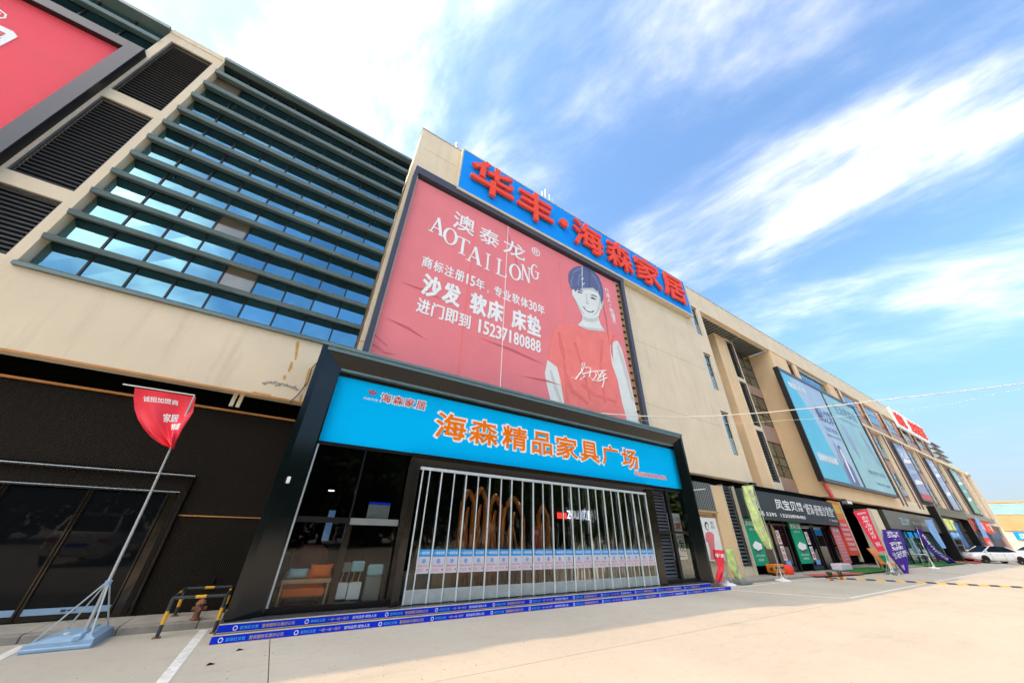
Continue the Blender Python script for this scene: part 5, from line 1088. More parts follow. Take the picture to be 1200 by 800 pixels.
matx('red_carpet', [(22.3, 8.15), (27.0, 7.75), (27.1, 8.1), (22.4, 8.8)], M['red_mat'], .082, 'faded red carpet strip before the slate sign shop', 'carpet')
matx('turf_mat', [(42.0, 7.9), (54.0, 7.9), (54.0, 9.3), (42.0, 9.3)], M['grass'], .085, 'long green turf mat before the teal glass shop', 'mat')
matx('red_carpet', [(56.0, 7.7), (69.0, 7.7), (69.0, 9.3), (56.0, 9.3)], M['red_mat'], .085, 'red carpet laid before the black framed showroom beside the white car', 'carpet')
# signs and passage
ps = thing('pink_shop_board', 'tall pale red information board right of the slate sign shop', 'board', (30.6, 9.2, .2))
MB().box(29.55, 30.75, 9.2, 9.24, .35, 2.30).build('sheet', M['pink_vinyl'], ps); lettering('特价优惠', 29.7, 30.6, 2.0, 2.2, 9.195, M['white_print'], ps)
for k in range(8): lettering('家具家居布艺', 29.72, 30.55, 1.72 - k * .17, 1.80 - k * .17, 9.195, M['white_print'], ps, 0)
os_ = thing('orange_vertical_sign', 'tall orange and red vertical sign with rows of white text beside the dark passage', 'sign', (31.8, 9.2, .3))
MB().box(30.95, 32.5, 9.15, 9.30, 2.75, 3.85).build('upper_panel', M['sofa_or'], os_); MB().box(30.95, 32.5, 9.15, 9.30, .75, 2.745).build('lower_panel', M['letter_red'], os_); MB().box(32.502, 32.62, 9.12, 9.32, .4, 3.85).build('sign_edge', M['cream'], os_)
lettering('海森', 31.15, 32.3, 3.1, 3.65, 9.145, M['yellow'], os_, .04)
for k in range(6): MB().box(31.1, 32.35, 9.142, 9.149, 2.35 - k * .27, 2.52 - k * .27).build('text_plate', M['pink_vinyl'], os_); lettering('家具家居建材', 31.2, 32.25, 2.37 - k * .27, 2.50 - k * .27, 9.138, M['white_print'], os_, 0)
wall(MB().box(38.9, 40.5, 9.2, 10.2, 0, 3.75), 'pier', M['plaster'])
MB().box(32.7, 38.9, 11.0, 11.2, 0, 3.7).build('back_wall', M['room'], B)
ol = thing('orange_bench', 'orange bench with a tall slanting back standing at the dark passage', 'bench', (32.9, 8.6, .08))
a = P(998, 636, 8.6); b = P(1012, 660, 8.6)
MB().prismx([(8.5, .35), (8.56, .35), (8.9, 1.15), (8.84, 1.15)], 33.2, 34.6).build('backrest', M['sofa_or'], ol); MB().bbox(33.2, 34.6, 8.1, 8.56, .30, .36, .01).build('seat', M['sofa_or'], ol)
for xx in (33.25, 34.5):
    for yy in (8.15, 8.5): MB().box(xx, xx + .05, yy, yy + .05, .08, .30).build('leg', M['wood'], ol)
gb = thing('green_bin', 'green plastic bin behind the red banner stand', 'bin', (36, 8.2, 0))
c = G(1038, 667); gb.location = (c[0], c[1], 0); MB().prismx([(c[1] - .2, 0), (c[1] + .2, 0), (c[1] + .25, .72), (c[1] - .25, .72)], c[0], c[0] + .5).build('body', M['green'], gb); MB().box(c[0] - .03, c[0] + .53, c[1] - .27, c[1] + .27, .722, .78).build('lid', M['green'], gb)
# shop 2
s2 = thing('olive_shop_sign', 'dark olive shop sign with thin pale logo lettering over teal glass', 'sign', (48, 9.1, 2.5))
M['olive'] = mat('olive_black', (0.045, 0.05, 0.035), .4, var=.15)
MB().box(41.0, 57.5, 9.0, 9.45, 2.45, 3.80).build('sign_face', M['olive'], s2)
lettering('ZLUM', 44.6, 47.2, 2.85, 3.35, 8.995, M['teal_fab'], s2, .02); lettering('XIANMU', 48.0, 52.6, 2.9, 3.2, 8.995, M['cream'], s2, .02)
sf2 = thing('teal_shop_front', 'teal glazed shop front with white furniture inside', 'shop front', (48, 9.5, .06))
for k in range(8):
    MB().box(41.1 + k * 2, 43.0 + k * 2, 9.49, 9.50, .1, 2.35).build('pane', M['teal_glass2'], sf2); MB().box(43.0 + k * 2, 43.1 + k * 2, 9.44, 9.56, .06, 2.4).build('post', M['black'], sf2)
MB().box(41, 57.2, 9.6, 9.65, .06, 2.4).build('backing', M['room'], sf2)
for k in range(3): MB().box(42.2 + k * 4.4, 43.6 + k * 4.4, 9.47, 9.485, .5, 1.9).build('window_decal', M['teal_fab'], sf2)
# black framed showroom
bs = thing('black_showroom_front', 'tall black framed showroom front with pale green panes', 'shop front', (65, 9, 0))
MB().box(57.6, 58.3, 8.6, 11, 0, 4.9).box(71.6, 72.4, 8.6, 11, 0, 4.9).box(58.3, 71.6, 8.6, 11, 4.1, 4.9).build('frame', M['black'], bs)
for k in range(4):
    for j in range(3):
        MB().box(58.5 + k * 3.3, 61.5 + k * 3.3, 9.2, 9.22, .2 + j * 1.3, 1.35 + j * 1.3).build('pane', M['glass_green'], bs)
MB().box(58.3, 71.6, 9.23, 9.3, 0, 4.1).build('backing', M['black'], bs)
r3 = thing('red_shop_sign', 'red shop sign with white characters near the far end of the building', 'sign', (82, 9, 3.2))
MB().box(75.5, 90.0, 8.9, 9.5, 3.0, 4.45).build('sign_face', M['letter_red'], r3); MB().box(72.5, 95.5, 8.8, 9.55, 4.46, 5.0).build('fascia', M['grey_panel'], r3)
lettering('诚信家具', 76.5, 83.2, 3.25, 4.2, 8.89, M['white_print'], r3, .03); lettering('广场', 86.0, 89.5, 3.25, 4.2, 8.89, M['white_print'], r3, .03)
sf3 = thing('end_shop_front', 'black shop front with narrow pale bars under the red sign', 'shop front', (85, 9.4, 0))
MB().box(72.5, 101.5, 9.5, 9.6, 0, 4.4).build('backing', M['black'], sf3)
for k in range(12): MB().box(77 + k * 1.2, 77.25 + k * 1.2, 9.40, 9.49, .2, 2.9).build('bar', M['grey_panel'], sf3)
rk = thing('red_kiosk_board', 'bright red board with white text standing behind the white car', 'board', (73, 8.4, 0)); MB().box(72.8, 76.6, 8.3, 8.36, .9, 2.3).build('sheet', M['letter_red'], rk); lettering('促销', 73.6, 75.8, 1.3, 1.9, 8.29, M['white_print'], rk)

fl = thing('flood_lamp', 'small flood lamp bracketed under the soffit above the dark passage', 'lamp', (32.9, 9.1, 3.9))
MB().box(33.0, 33.9, 8.8, 9.1, 3.75, 3.95).build('housing', M['grey_panel'], fl); MB().box(33.05, 33.85, 8.79, 8.799, 3.77, 3.93).build('lamp_glass', M['white_print'], fl); MB().box(33.4, 33.5, 8.95, 9.2, 3.95, 4.08).build('bracket', M['black'], fl)
ch_ = thing('cable_hook', 'small black bracket at the lower right corner of the tower wall', 'bracket', (20.9, 9.1, 4.0))
MB().box(20.7, 21.1, 9.0, 9.2, 3.96, 4.09).build('plate', M['black'], ch_)
# ------------------------------------------------------------------ adverts on the upper facade
ad = thing('double_advert', 'large framed double advert on the projecting bay, cyan left panel and mint right panel', 'billboard', (39, 9.1, 4.9))
AX0, AX1, AY = 30.4, 46.9, 8.82
MB().box(AX0, AX1, AY + .06, 9.14, 5.02, 13.40, 1).box(AX0, AX1, AY, AY + .02, 4.98, 5.2).box(AX0, AX1, AY, AY + .02, 13.2, 13.5).build('frame', [M['frame_blue'], M['frame_black']], ad)
MB().box(AX0 - .02, AX0 + .12, AY - .03, 9.14, 4.98, 13.5).build('side_frame', M['frame_black'], ad); MB().box(AX1 - .12, AX1 + .02, AY - .03, 9.14, 4.98, 13.5).build('side_frame', M['frame_black'], ad)
lp = MB().box(AX0 + .15, 38.45, AY + .03, AY + .058, 5.2, 13.2).build('left_panel', M['ad_pale'], ad)
MB().prism([(AX0 + .16, 5.22), (36.3, 5.22), (34.6, 7.6), (34.0, 9.8), (32.8, 11.6), (32.0, 13.18), (AX0 + .16, 13.18)], AY + .018, AY + .028).build('cyan_wash', M['ad_cyan'], lp)
rpn = MB().box(38.95, AX1 - .15, AY + .03, AY + .058, 5.2, 13.2).build('right_panel', M['ad_mint'], ad)
lettering('德国品质', 31.3, 34.6, 12.0, 12.5, AY + .012, M['white_print'], lp); lettering('倾心之享', 35.0, 38.2, 10.0, 11.2, AY + .012, M['ad_ink'], lp, .02); lettering('让家·更美', 35.4, 38.0, 9.2, 9.6, AY + .012, M['ad_ink'], lp, 0); lettering('GERMANY QUALITY', 35.2, 38.2, 8.7, 8.95, AY + .012, M['ad_ink'], lp, 0)
MB().box(31.2, 34.8, AY + .008, AY + .016, 6.4, 7.0).build('caption_box', M['ad_pale'], lp); lettering('招商热线 欢迎加盟', 31.3, 34.7, 6.5, 6.9, AY + .004, M['white_print'], lp)
def figure(x, z, s, par, Y):
    MB().prism([(x - .9 * s, z), (x + 1.0 * s, z), (x + .95 * s, z + 1.4 * s), (x + .3 * s, z + 1.9 * s), (x - .3 * s, z + 1.9 * s), (x - .95 * s, z + 1.3 * s)], Y, Y + .01).build('printed_suit', M['ad_ink'], par)
    MB().prism([(x - .12 * s, z + .2 * s), (x + .15 * s, z + .2 * s), (x + .25 * s, z + 1.9 * s), (x - .22 * s, z + 1.9 * s)], Y - .006, Y - .001).build('printed_shirt', M['white_print'], par)
    MB().prism([(x + .42 * s * math.cos(k * .4488), z + 2.5 * s + .62 * s * math.sin(k * .4488)) for k in range(14)], Y, Y + .01).build('printed_hair', M['hair_print'], par)
    MB().prism([(x + .04 * s + .32 * s * math.cos(k * .4488), z + 2.35 * s + .5 * s * math.sin(k * .4488)) for k in range(14)], Y - .006, Y - .001).build('printed_face', M['skin_print'], par)
figure(36.7, 5.25, .95, lp, AY + .012)
MB().prism([(35.5, 6.6), (35.9, 8.6), (36.3, 6.9), (35.9, 5.25), (35.5, 5.25)], AY + .013, AY + .017).build('printed_figure', M['ad_lilac'], lp)
lettering('生活家具馆', 40.3, 45.8, 11.6, 12.5, AY + .02, M['ad_ink'], rpn, 0); lettering('舒适睡眠 绿色生活', 40.6, 45.6, 11.0, 11.3, AY + .02, M['ad_pale'], rpn)
for q in ([(40.2, 10.6), (40.9, 10.2), (41.2, 8.8), (41.0, 7.6), (40.4, 8.4), (40.1, 9.6)], [(44.6, 10.8), (45.1, 10.6), (45.9, 9.2), (46.3, 7.5), (45.6, 8.3), (44.9, 9.4)]): MB().prism(q, AY + .018, AY + .028).build('printed_feather', M['ad_lilac'], rpn)
lettering('地址 家居广场三楼', 41.6, 45.9, 6.5, 6.9, AY + .02, M['ad_ink'], rpn, 0); lettering('电话 0371 6688', 42.4, 45.9, 5.7, 5.95, AY + .02, M['ad_ink'], rpn, 0)
hr = thing('red_ribbon', 'short red ribbon strip hanging at the lower left corner of the double advert', 'ribbon', (31.0, 9.0, 4.3))
MB().prism([(30.75, 4.85), (31.15, 4.95), (31.35, 4.75), (31.6, 4.25), (31.75, 4.05), (31.3, 4.0), (31.15, 4.3), (30.9, 4.5)], 9.0, 9.05).build('strip', M['flag_red'], hr)
for x0, x1, z0, z1, mm, lab in ((56.5, 60.8, 5.35, 11.4, 'ad_lilac', 'tall lilac advert with a red foot band between brown pilasters'), (69.9, 73.6, 5.1, 11.3, 'ad_blue', 'tall pale blue advert between brown pilasters'), (83.5, 87.7, 5.3, 11.4, 'ad_green', 'tall pale green advert near the far end')):
    t = thing('tall_advert', lab, 'billboard', ((x0 + x1) / 2, 9, z0), 'tall adverts along the upper facade')
    MB().box(x0, x1, 8.96, 9.19, z0, z1).build('frame', M['frame_blue'], t); MB().box(x0 + .15, x1 - .15, 8.93, 8.958, z0 + .15, z1 - .15).build('sheet', M[mm], t)
    if mm == 'ad_lilac': MB().box(x0 + .16, x1 - .16, 8.915, 8.929, z0 + .16, z0 + .75).build('foot_band', M['red_print'], t)
    for k in range(4): MB().prism([(x0 + .4, z0 + 1.6 + k * 1.1), (x1 - .5, z0 + 1.9 + k * 1.1), (x1 - .4, z0 + 2.2 + k * 1.1), (x0 + 1.2, z0 + 2.15 + k * 1.1)], 8.918, 8.928).build('printed_shape', M['ad_pale'] if k % 2 else M['white_print'], t)
    lettering('家具', x0 + .6, x1 - .6, z1 - 1.6, z1 - .6, 8.92, M['white_print'], t, .02)
r2 = thing('white_roof_sign', 'white roof sign with red Chinese characters on the far parapet', 'sign', (73, 9, 14.6))
MB().box(65.3, 80.6, 8.95, 9.18, 14.55, 17.25).build('sign_face', M['white_print'], r2)
for i, ch in enumerate('欧凯·龙家居港'):
    if ch == '·': continue
    mb = MB(); text_xz(mb, ch, 65.8 + i * 2.08, 67.7 + i * 2.08, 15.0, 16.8, 8.86, .006, thick=.08); mb.build('raised_character', M['letter_red'], r2)

# ------------------------------------------------------------------ flags and banner stands
def banner(name, lab, Lc, Rc, Y, m, pole_px, texts=(), amp=.04, base='disc', grp=None, tm=None, extra=None):
    g0 = G(*pole_px[-1]); t = thing(name, lab, 'flag', (g0[0], g0[1], 0), grp)
    if Y is None: Y = g0[1]
    pts = [P(*p, Y) for p in pole_px[:-1]]
    MB().tube([(a, Y, z) for a, z in pts] + [(g0[0], g0[1], .03)], .022, 6).build('pole', M['pole'], t)
    if base == 'disc': MB().lathe((g0[0], g0[1], 0), [(.28, 0), (.30, .03), (.26, .07), (.08, .10), (.04, .16)], 14).build('base', M['grey_panel'] if extra else M['white'], t)
    else: MB().bbox(g0[0] - .42, g0[0] + .38, g0[1] - .22, g0[1] + .22, 0, .13, .03).build('base', M['grey_panel'], t)
    for dx, dy in ((-.24, -.1), (.24, -.08), (0, .22)): MB().tube([(g0[0] + dx, g0[1] + dy, .06), (g0[0], g0[1], .62)], .012, 5).build('strut', M['pole'], t)
    surf(Lc, Rc, Y - .03, lambda u_, v_: amp * math.sin(7 * u_ + 4 * v_) + amp * .7 * math.sin(17 * u_ - 5 * v_), 'flag_cloth', m, t, 18, texts=texts, tm=tm); return t
lf = banner('feather_flag', 'tall drooping lime green feather flag in front of the slate sign', [(870.5, 569), (876, 592), (885, 618), (896, 638), (900, 643)], [(882, 568), (886, 583), (896, 610), (901, 630), (901, 643)], 7.98, M['lime'], [(882, 568), (901, 627), (918, 681)], texts=[('青年家具', .25, .85, .35, .95, .02, True)], amp=.07, grp='flags on stands', tm=M['cream'])
banner('banner_flag', 'pink red vertical banner leaning on its pole by the dark passage', [(999.3, 599.3), (1029, 646)], [(1016, 596), (1037, 645.5)], None, M['pinkred'], [(1017, 595), (1046, 673)], texts=[('百年品质家居', .26, .76, .30, .86, .012, True), ('全场特惠', .2, .8, .90, .95, .02), ('到店有礼', .15, .85, .12, .22, .02)], grp='flags on stands', amp=.02)
banner('banner_flag', 'purple banner with big white characters and a yellow line, right of the pink red banner', [(1032.7, 620), (1035, 632), (1042, 650), (1059, 671)], [(1055, 620.7), (1060, 632), (1063.5, 645), (1064, 673)], 7.2, M['purple'], [(1033, 619), (1036, 640), (1048, 673)], texts=[('舒泽·舒雅', .22, .82, .40, .95, .022, True), ('沙发床垫', .12, .92, .25, .37, .012), ('特惠', .2, .7, .06, .14, .03)], grp='flags on stands', amp=.03, base='block')
banner('feather_flag', 'dark purple flag drooping almost to the ground before the teal shop', [(1073.5, 619), (1080, 632), (1090, 645), (1103, 655), (1114, 661)], [(1078, 620), (1090, 635), (1102, 646), (1112, 652), (1120, 660)], 8.3, M['purple'], [(1074, 618), (1082, 640), (1095, 666)], texts=[('全屋定制家居', .3, .8, .15, .9, .03, True)], grp='flags on stands', amp=.08)
banner('banner_flag', 'light blue narrow banner with a cross arm, right of the olive sign', [(1083, 609.5), (1090, 622), (1104, 642)], [(1092, 608), (1098, 620), (1108, 642)], 8.4, M['ltblue'], [(1083, 609), (1106, 645), (1112, 657)], grp='flags on stands', amp=.04)
banner('banner_flag', 'mid blue narrow banner in front of the black framed showroom', [(1117, 612), (1132, 641)], [(1121, 612), (1136, 641)], 8.6, M['midblue'], [(1117, 610), (1134, 650), (1136, 657)], grp='flags on stands', amp=.04)
banner('banner_flag', 'pale blue banner hanging before the red far shop sign', [(1142, 607), (1159, 641)], [(1147, 608), (1165, 640)], 8.6, M['ltblue'], [(1142, 606), (1160, 645), (1163, 653)], grp='flags on stands', amp=.04)
banner('draped_flag', 'bright red flag hanging limp beside the right leg of the portal', [(836.5, 643.5), (839, 655), (842, 664), (840, 672), (838, 680)], [(849, 644.5), (850, 655), (850, 668), (847, 676), (841, 682)], 8.3, M['flag_red'], [(849, 643), (851, 660), (853, 686)], texts=[('特惠', .2, .8, .80, .90, .03)], amp=.06, grp='flags on stands')
banner('draped_flag', 'crumpled lime green flag on a grey block, between the red flag and the louvre door', [(849, 643), (853, 655), (857, 668), (862, 677)], [(858, 642.5), (862, 652), (866, 664), (865, 678)], 8.45, M['lime'], [(858, 641), (865, 665), (870, 684)], amp=.08, base='block', grp='flags on stands')
rwx = thing('red_wind_banner', 'small red banner beside the far orange building behind the parked cars', 'flag', (84, 8.0, 0)); MB().tube([(84, 8, 0), (84, 8, 2.6)], .03, 6).build('pole', M['pole'], rwx); MB().prism([(84.0, 1.2), (85.4, .9), (85.2, 2.4), (84.0, 2.55)], 7.98, 8.0).build('flag_cloth', M['flag_red'], rwx)

# ------------------------------------------------------------------ striped kerb (speed bump)
sb = thing('speed_bump', 'long low yellow and black speed bump across the yard at right', 'speed bump', (23.2, 7.5, 0))
p0, p1 = Vector((22.6, 7.95)), Vector((30.2, 1.2)); n = 26; d = (p1 - p0) / n; nn = Vector((-d.y, d.x)).normalized() * .14
for k in range(n):
    a, b = p0 + d * (k + .02), p0 + d * (k + .98)
    MB().add([(a.x - nn.x, a.y - nn.y, .005), (b.x - nn.x, b.y - nn.y, .005), (b.x + nn.x, b.y + nn.y, .005), (a.x + nn.x, a.y + nn.y, .005), (a.x - nn.x * .4, a.y - nn.y * .4, .05), (b.x - nn.x * .4, b.y - nn.y * .4, .05), (b.x + nn.x * .4, b.y + nn.y * .4, .05), (a.x + nn.x * .4, a.y + nn.y * .4, .05)],
             [(0, 1, 5, 4), (1, 2, 6, 5), (2, 3, 7, 6), (3, 0, 4, 7), (4, 5, 6, 7)]).build('bump_block', M['hazard_y'] if k % 2 else M['hazard_k'], sb)

# ------------------------------------------------------------------ cars
def car(name, lab, cx, cy, ang, kind='sedan', body=None, L_=4.6, Wd=1.78, grp=None):
    body = body or M['car_white']
    t = thing(name, lab, 'car', (cx, cy, 0), grp)
    ca, sa = math.cos(ang), math.sin(ang)
    def T(x, y, z): return (cx + x * ca - y * sa, cy + x * sa + y * ca, z)      # x from rear (-) to front (+)
    def B_(mb, name, mats, smooth=False, par=t):
        mb.v = [T(*v) for v in mb.v]; return mb.build(name, mats, par, smooth=smooth)
    h = 1.46 if kind == 'sedan' else 1.68
    # station: x, bottom z, belt z, half width
    if kind == 'sedan': low = [(-2.3, .42, .80, .70), (-2.22, .30, .98, .82), (-1.7, .24, 1.02, .88), (-.9, .20, .96, .89), (.0, .20, .93, .89), (.9, .20, .93, .89), (1.5, .22, .86, .87), (2.05, .26, .72, .80), (2.28, .36, .60, .62)]
    else: low = [(-2.25, .45, .95, .74), (-2.2, .32, 1.08, .84), (-1.6, .26, 1.08, .89), (-.6, .24, 1.05, .90), (.2, .24, 1.04, .90), (.9, .24, 1.03, .90), (1.5, .26, 1.0, .88), (2.0, .30, .90, .82), (2.25, .40, .75, .66)]
    vs = []; k = 8
    for x, b, tz, w in low:
        for f, g_ in ((.80, 0), (.97, .12), (1.0, .35), (1.0, .62), (.965, .86), (.90, 1.0)): vs.append((x, -w * f, b + (tz - b) * g_))
        for f, g_ in ((.90, 1.0), (.965, .86), (1.0, .62), (1.0, .35), (.97, .12), (.80, 0)): vs.append((x, w * f, b + (tz - b) * g_))
    n = 12; fs = [tuple(range(n)), tuple(range(len(vs) - 1, len(vs) - 1 - n, -1))]
    for i in range(len(low) - 1):
        for j in range(n): fs.append((i * n + j, (i + 1) * n + j, (i + 1) * n + (j + 1) % n, i * n + (j + 1) % n))
    o = B_(MB().add(vs, fs), 'body', body, True)
    if kind == 'sedan': cab = [(-1.75, 1.00, .72), (-.95, 1.40, .58), (-.2, h, .57), (.35, 1.40, .60), (1.2, .93, .74)]
    else: cab = [(-2.12, 1.08, .76), (-1.85, 1.58, .64), (-.6, h, .63), (.3, 1.62, .64), (1.2, 1.04, .76)]
    base = cab[0][1], cab[-1][1]
    g_ = MB(); pts = [(x, z) for x, z, w in cab]; vs = []
    for x, z, w in cab: vs += [(x, -w, z), (x, w, z)]
    nb = len(vs)
    bx = [cab[0][0], -.95, -.2, .35, cab[-1][0]]
    for i, x in enumerate(bx): vs += [(x, -.79, .90), (x, .79, .90)]
    fs = []
    for i in range(len(cab) - 1):
        a, b = 2 * i, 2 * i + 2; fs += [(a, b, b + 1, a + 1), (a, nb + a, nb + b, b), (a + 1, b + 1, nb + b + 1, nb + a + 1)]
    B_(g_.add(vs, fs), 'window_glass', M['glass_dark'])
    r_ = MB(); mid = cab[1:4]; vs = []
    for x, z, w in mid: vs += [(x, -w - .01, z - .03), (x, -w * .8, z + .015), (x, w * .8, z + .015), (x, w + .01, z - .03)]
    fs = []
    for i in range(2):
        for j in range(3): fs.append((4 * i + j, 4 * i + 4 + j, 4 * i + 5 + j, 4 * i + 1 + j))
    B_(r_.add(vs, fs), 'roof', body, True)
    for sgn in (-1, 1):
        pl = MB()
        for x in ((-.35,) if kind == 'sedan' else (-.35, -1.35)): pl.add([(x - .04, sgn * .80, .92), (x + .04, sgn * .80, .92), (x + .03, sgn * .61, h - .05), (x - .03, sgn * .61, h - .05)], [(0, 1, 2, 3)])
        B_(pl, 'pillar', M['black'])
        for x0, z0, w0, x1, z1, w1, nm in ((cab[0][0], cab[0][1] - .03, .77, cab[1][0], cab[1][1] - .01, cab[1][2] + .02, 'rear_pillar'), (cab[-1][0], cab[-1][1] - .03, .77, cab[-2][0], cab[-2][1] - .01, cab[-2][2] + .02, 'front_pillar')):
            mb = MB().tube([(x0, sgn * w0, z0), (x1, sgn * w1, z1)], .045, 6); B_(mb, nm, body)
        mb = MB().bbox(.95, 1.12, sgn * .90 - .09, sgn * .90 + .09, .93, 1.06, .03); B_(mb, 'mirror', body)
        mb = MB().bbox(-2.29, -2.05, sgn * .62 - .18, sgn * .62 + .18, .76, .90, .03); B_(mb, 'tail_light', M['light_red'])
        mb = MB().bbox(2.0, 2.22, sgn * .60 - .14, sgn * .60 + .14, .58, .68, .02); B_(mb, 'headlight', M['light_clear'])
        for x in (-1.40, 1.36):
            c = T(x, sgn * .80, .32); pr_ = [(.33, -.1), (.335, -.08), (.335, .08), (.30, .1), (.21, .09)]
            vs = []; fs = []
            for r0, yy in [(.20, -.09)] + pr_:
                for q in range(20): vs.append((x + r0 * math.cos(q * math.pi / 10), sgn * (.80 + yy), .335 + r0 * math.sin(q * math.pi / 10)))
            for i in range(5):
                for q in range(20): fs.append((i * 20 + q, i * 20 + (q + 1) % 20, (i + 1) * 20 + (q + 1) % 20, (i + 1) * 20 + q))
            w_ = B_(MB().add(vs, fs), 'wheel', M['tyre'], True)
            rm_ = MB(); yy = sgn * .885
            for q in range(5):
                a = q * 2 * math.pi / 5; rm_.add([(x + .03 * math.cos(a + 1.2), yy, .335 + .03 * math.sin(a + 1.2)), (x + .20 * math.cos(a + .22), yy, .335 + .20 * math.sin(a + .22)), (x + .20 * math.cos(a - .22), yy, .335 + .20 * math.sin(a - .22)), (x + .03 * math.cos(a - 1.2), yy, .335 + .03 * math.sin(a - 1.2))], [(0, 1, 2, 3)])
            rm_.add([(x + .205 * math.cos(q * math.pi / 10), sgn * .84, .335 + .205 * math.sin(q * math.pi / 10)) for q in range(20)], [tuple(range(20))], 1)
            B_(rm_, 'rim', [M['rim'], M['black']], par=w_)
            ar = MB(); vs = []
            for q in range(13):
                a = -.15 + q * (math.pi + .3) / 12
                for r0 in (.345, .40): vs.append((x + r0 * math.cos(a), sgn * .905, .335 + r0 * math.sin(a)))
            ar.add(vs, [(2 * q, 2 * q + 1, 2 * q + 3, 2 * q + 2) for q in range(12)]); B_(ar, 'wheel_arch', body)
            mb = MB().add([(x + .36 * math.cos(q * math.pi / 10), sgn * .893, .335 + .36 * math.sin(q * math.pi / 10)) for q in range(11)] + [(x - .36, sgn * .893, .22), (x + .36, sgn * .893, .22)], [tuple(range(13))]); B_(mb, 'wheel_well', M['black'])
        for x in (-1.0, -.3, .75):
            mb = MB().box(x, x + .012, sgn * .888 - .008, sgn * .888 + .008, .34, .90); B_(mb, 'door_gap', M['black'])
        for x in (-.85, .15): mb = MB().bbox(x, x + .18, sgn * .895 - .02, sgn * .895 + .02, .80, .83, .008); B_(mb, 'door_handle', body)
    mb = MB().box(2.19, 2.26, -.45, .45, .42, .54); B_(mb, 'grille', M['black']); mb = MB().box(-2.30, -2.2, -.26, .26, .60, .72); B_(mb, 'number_plate', M['strip_blue'])
    return t
car('parked_car', 'white parked sedan seen from its side at the right edge of the yard', 60.9, 7.1, math.atan2(3.2, -3.4))
c = G(1197, 652); car('parked_car', 'white parked car half hidden behind the nearer white sedan', c[0] + 2.0, c[1] - 1.2, math.atan2(3.0, -3.0))
car('parked_car', 'white hatchback parked left of the viewpoint, mirrored in the far left doors', -5.6, -2.4, -math.pi / 2 + .03, 'suv')

# ------------------------------------------------------------------ furniture out on the pavement at the far shops
for i, (qx, qy) in enumerate(((1083, 662), (1066, 660))):
    c = G(qx, qy); t = thing('garden_table', ('round white garden table near the light blue banner', 'round white garden table before the teal glass shop')[i], 'table', (c[0], c[1], 0), 'white tables on the yard')
    MB().lathe((c[0], c[1], .72), [(.45, 0), (.47, .02), (.45, .04)], 18).build('table_top', M['white'], t); MB().lathe((c[0], c[1], 0), [(.25, 0), (.22, .03), (.035, .06), (.03, .70), (.12, .72)], 12).build('table_leg', M['pole'], t)

# ------------------------------------------------------------------ far building
FX = 118
fb = thing('far_orange_building', 'distant sunlit orange building with pale louvred top and a blue sign', 'building', (FX, 0, 0))
MB().box(FX, FX + 20, -60, 16, 0, 8.6).build('wall', M['plaster'], fb); MB().box(FX - .3, FX + 20, -60.2, 16.2, 8.6, 8.9).build('roof_edge', M['orange_facade'], fb)
for k in range(7): MB().box(FX - .25, FX - .01, -59, 15, 6.65 + k * .27, 6.80 + k * .27).build('louver_slat', M['ad_mint'], fb)
MB().box(FX - .12, FX - .002, -59, 15, 6.6, 8.55).build('louver_backing', M['white_print'], fb)
for k, (y0, y1, mm) in enumerate(((4.6, 10.5, 'orange_facade'), (-2.5, 3.2, 'lime'), (-10, -4, 'orange_facade'), (-18, -12, 'ad_blue'))):
    MB().box(FX - .2, FX - .005, y0, y1, 3.9, 6.55).build('poster_panel', M[mm], fb)
for y0 in (3.3, -3.9, -11.9): MB().box(FX - .28, FX - .13, y0, y0 + 1.1, 3.9, 8.5).build('pilaster', M['terracotta'], fb)
MB().box(FX - .3, FX, -30, 9.6, 2.5, 3.7).build('sign_board', M['sign_blue'], fb)
def text_yz(mb, text, y0, y1, z0, z1, X):                          # facing -X
    vs, fs, e = glyphs(text); mb.add([(X, y0 + a * (y1 - y0), z0 + b * (z1 - z0)) for a, b in vs], fs)
mb = MB(); text_yz(mb, '国际家居建材', 9.0, 1.0, 2.7, 3.5, FX - .31); mb.build('lettering', M['white_print'], fb)
MB().box(FX - .1, FX - .003, -30, 6.5, 0, 2.3).build('shop_windows', M['glass_dark'], fb)

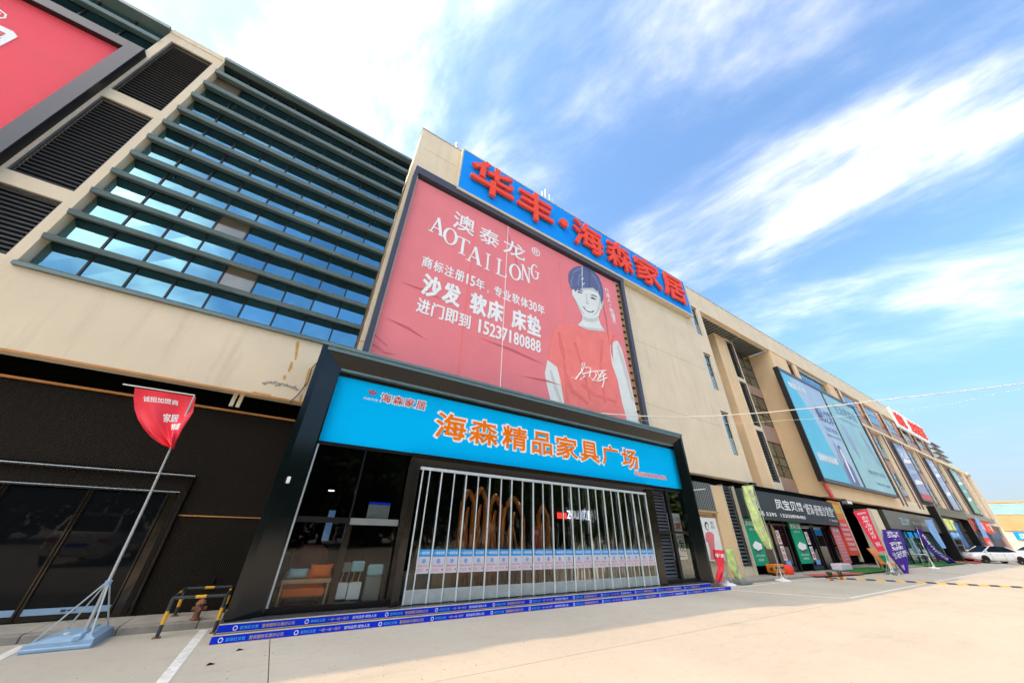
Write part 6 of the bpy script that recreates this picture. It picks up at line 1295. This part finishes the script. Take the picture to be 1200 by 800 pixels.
# ------------------------------------------------------------------ trees across the yard, behind the viewpoint (seen in the reflections)
def tree(x, y, h, seed, lab):
    t = thing('broadleaf_tree', lab, 'tree', (x, y, 0), 'trees across the yard')
    rnd = random.Random(seed)
    tr = MB().tube([(x, y, 0), (x + .1, y, h * .25), (x, y + .1, h * .5), (x + .1, y, h * .8)], [.22, .17, .12, .04], 8)
    for k in range(6):
        a = k * 1.05; tr.tube([(x, y, h * (.28 + .07 * k)), (x + math.cos(a) * h * .2, y + math.sin(a) * h * .2, h * (.45 + .07 * k))], [.08, .02], 5)
    tr.build('trunk', M['bark'], t)
    mb = MB(); cl = [(rnd.uniform(-.32, .32) * h, rnd.uniform(-.3, .3) * h, rnd.uniform(.10, .92) * h, rnd.uniform(.13, .22) * h) for _ in range(44)]
    for cx, cy, cz, r in cl:
        for _ in range(100):
            d = Vector((rnd.gauss(0, 1), rnd.gauss(0, 1), rnd.gauss(0, 1))).normalized() * r * rnd.uniform(.6, 1); c = Vector((x + cx, y + cy, cz)) + d
            a = Vector((rnd.uniform(-1, 1), rnd.uniform(-1, 1), rnd.uniform(-1, 1))).normalized() * .40; b = a.cross(Vector((rnd.uniform(-1, 1), rnd.uniform(-1, 1), 1))).normalized() * .26
            mb.add([c - a, c - b, c + a, c + b], [(0, 1, 2, 3)])
    mb.build('crown', M['leaf'], t); return t
tp = tree(-26, -17, 10.5, 3, 'leafy green tree in the row across the yard from the mall'); 
for k in range(1, 19):
    c = copy_tree(tp); c.location = (-26 + k * 4.9, -17 - (k * 37 % 5) * .6, 0); c.rotation_euler.z = k * 1.3; s_ = .9 + (k * 13 % 7) * .04; c.scale = (s_, s_, s_)

# ------------------------------------------------------------------ overhead cables
def cable(lab, start, end, dist, pts, r, name='overhead_cable'):   # hangs in the upright plane from a wall point to a far pole
    A = Vector((P(*start, 9.05)[0], 9.05, P(*start, 9.05)[1])); ray = lambda p: (Vector(CM[0]) * (p[0] - 600) + Vector(CM[1]) * (p[1] - 400) + Vector(CM[2]) * CF)
    Bp = Vector((0, 0, CH)) + ray(end).normalized() * dist; n = (Bp - A).cross(Vector((0, 0, 1)))
    w_ = [A]
    for p in pts:
        d = ray(p); t = (A - Vector((0, 0, CH))).dot(n) / d.dot(n); w_.append(Vector((0, 0, CH)) + d * t)
    w_.append(Bp)
    return tag(MB().tube(w_, r, 6).build(name, M['cable'], loc=tuple(w_[0])), lab, 'cable', 'overhead cables')
cable('thickest pale cable sagging from the portal top towards the upper right', (640, 477), (1240, 443), 24, [(690, 483), (745, 487), (800, 488.5), (850, 486.5), (900, 483), (970, 476), (1040, 468), (1120, 459), (1200, 449)], .017)
cable('thin lower cable under the thick one across the beige wall', (700, 489), (1240, 446), 24, [(780, 494), (860, 496), (960, 490), (1040, 483), (1120, 472), (1200, 454)], .0045)
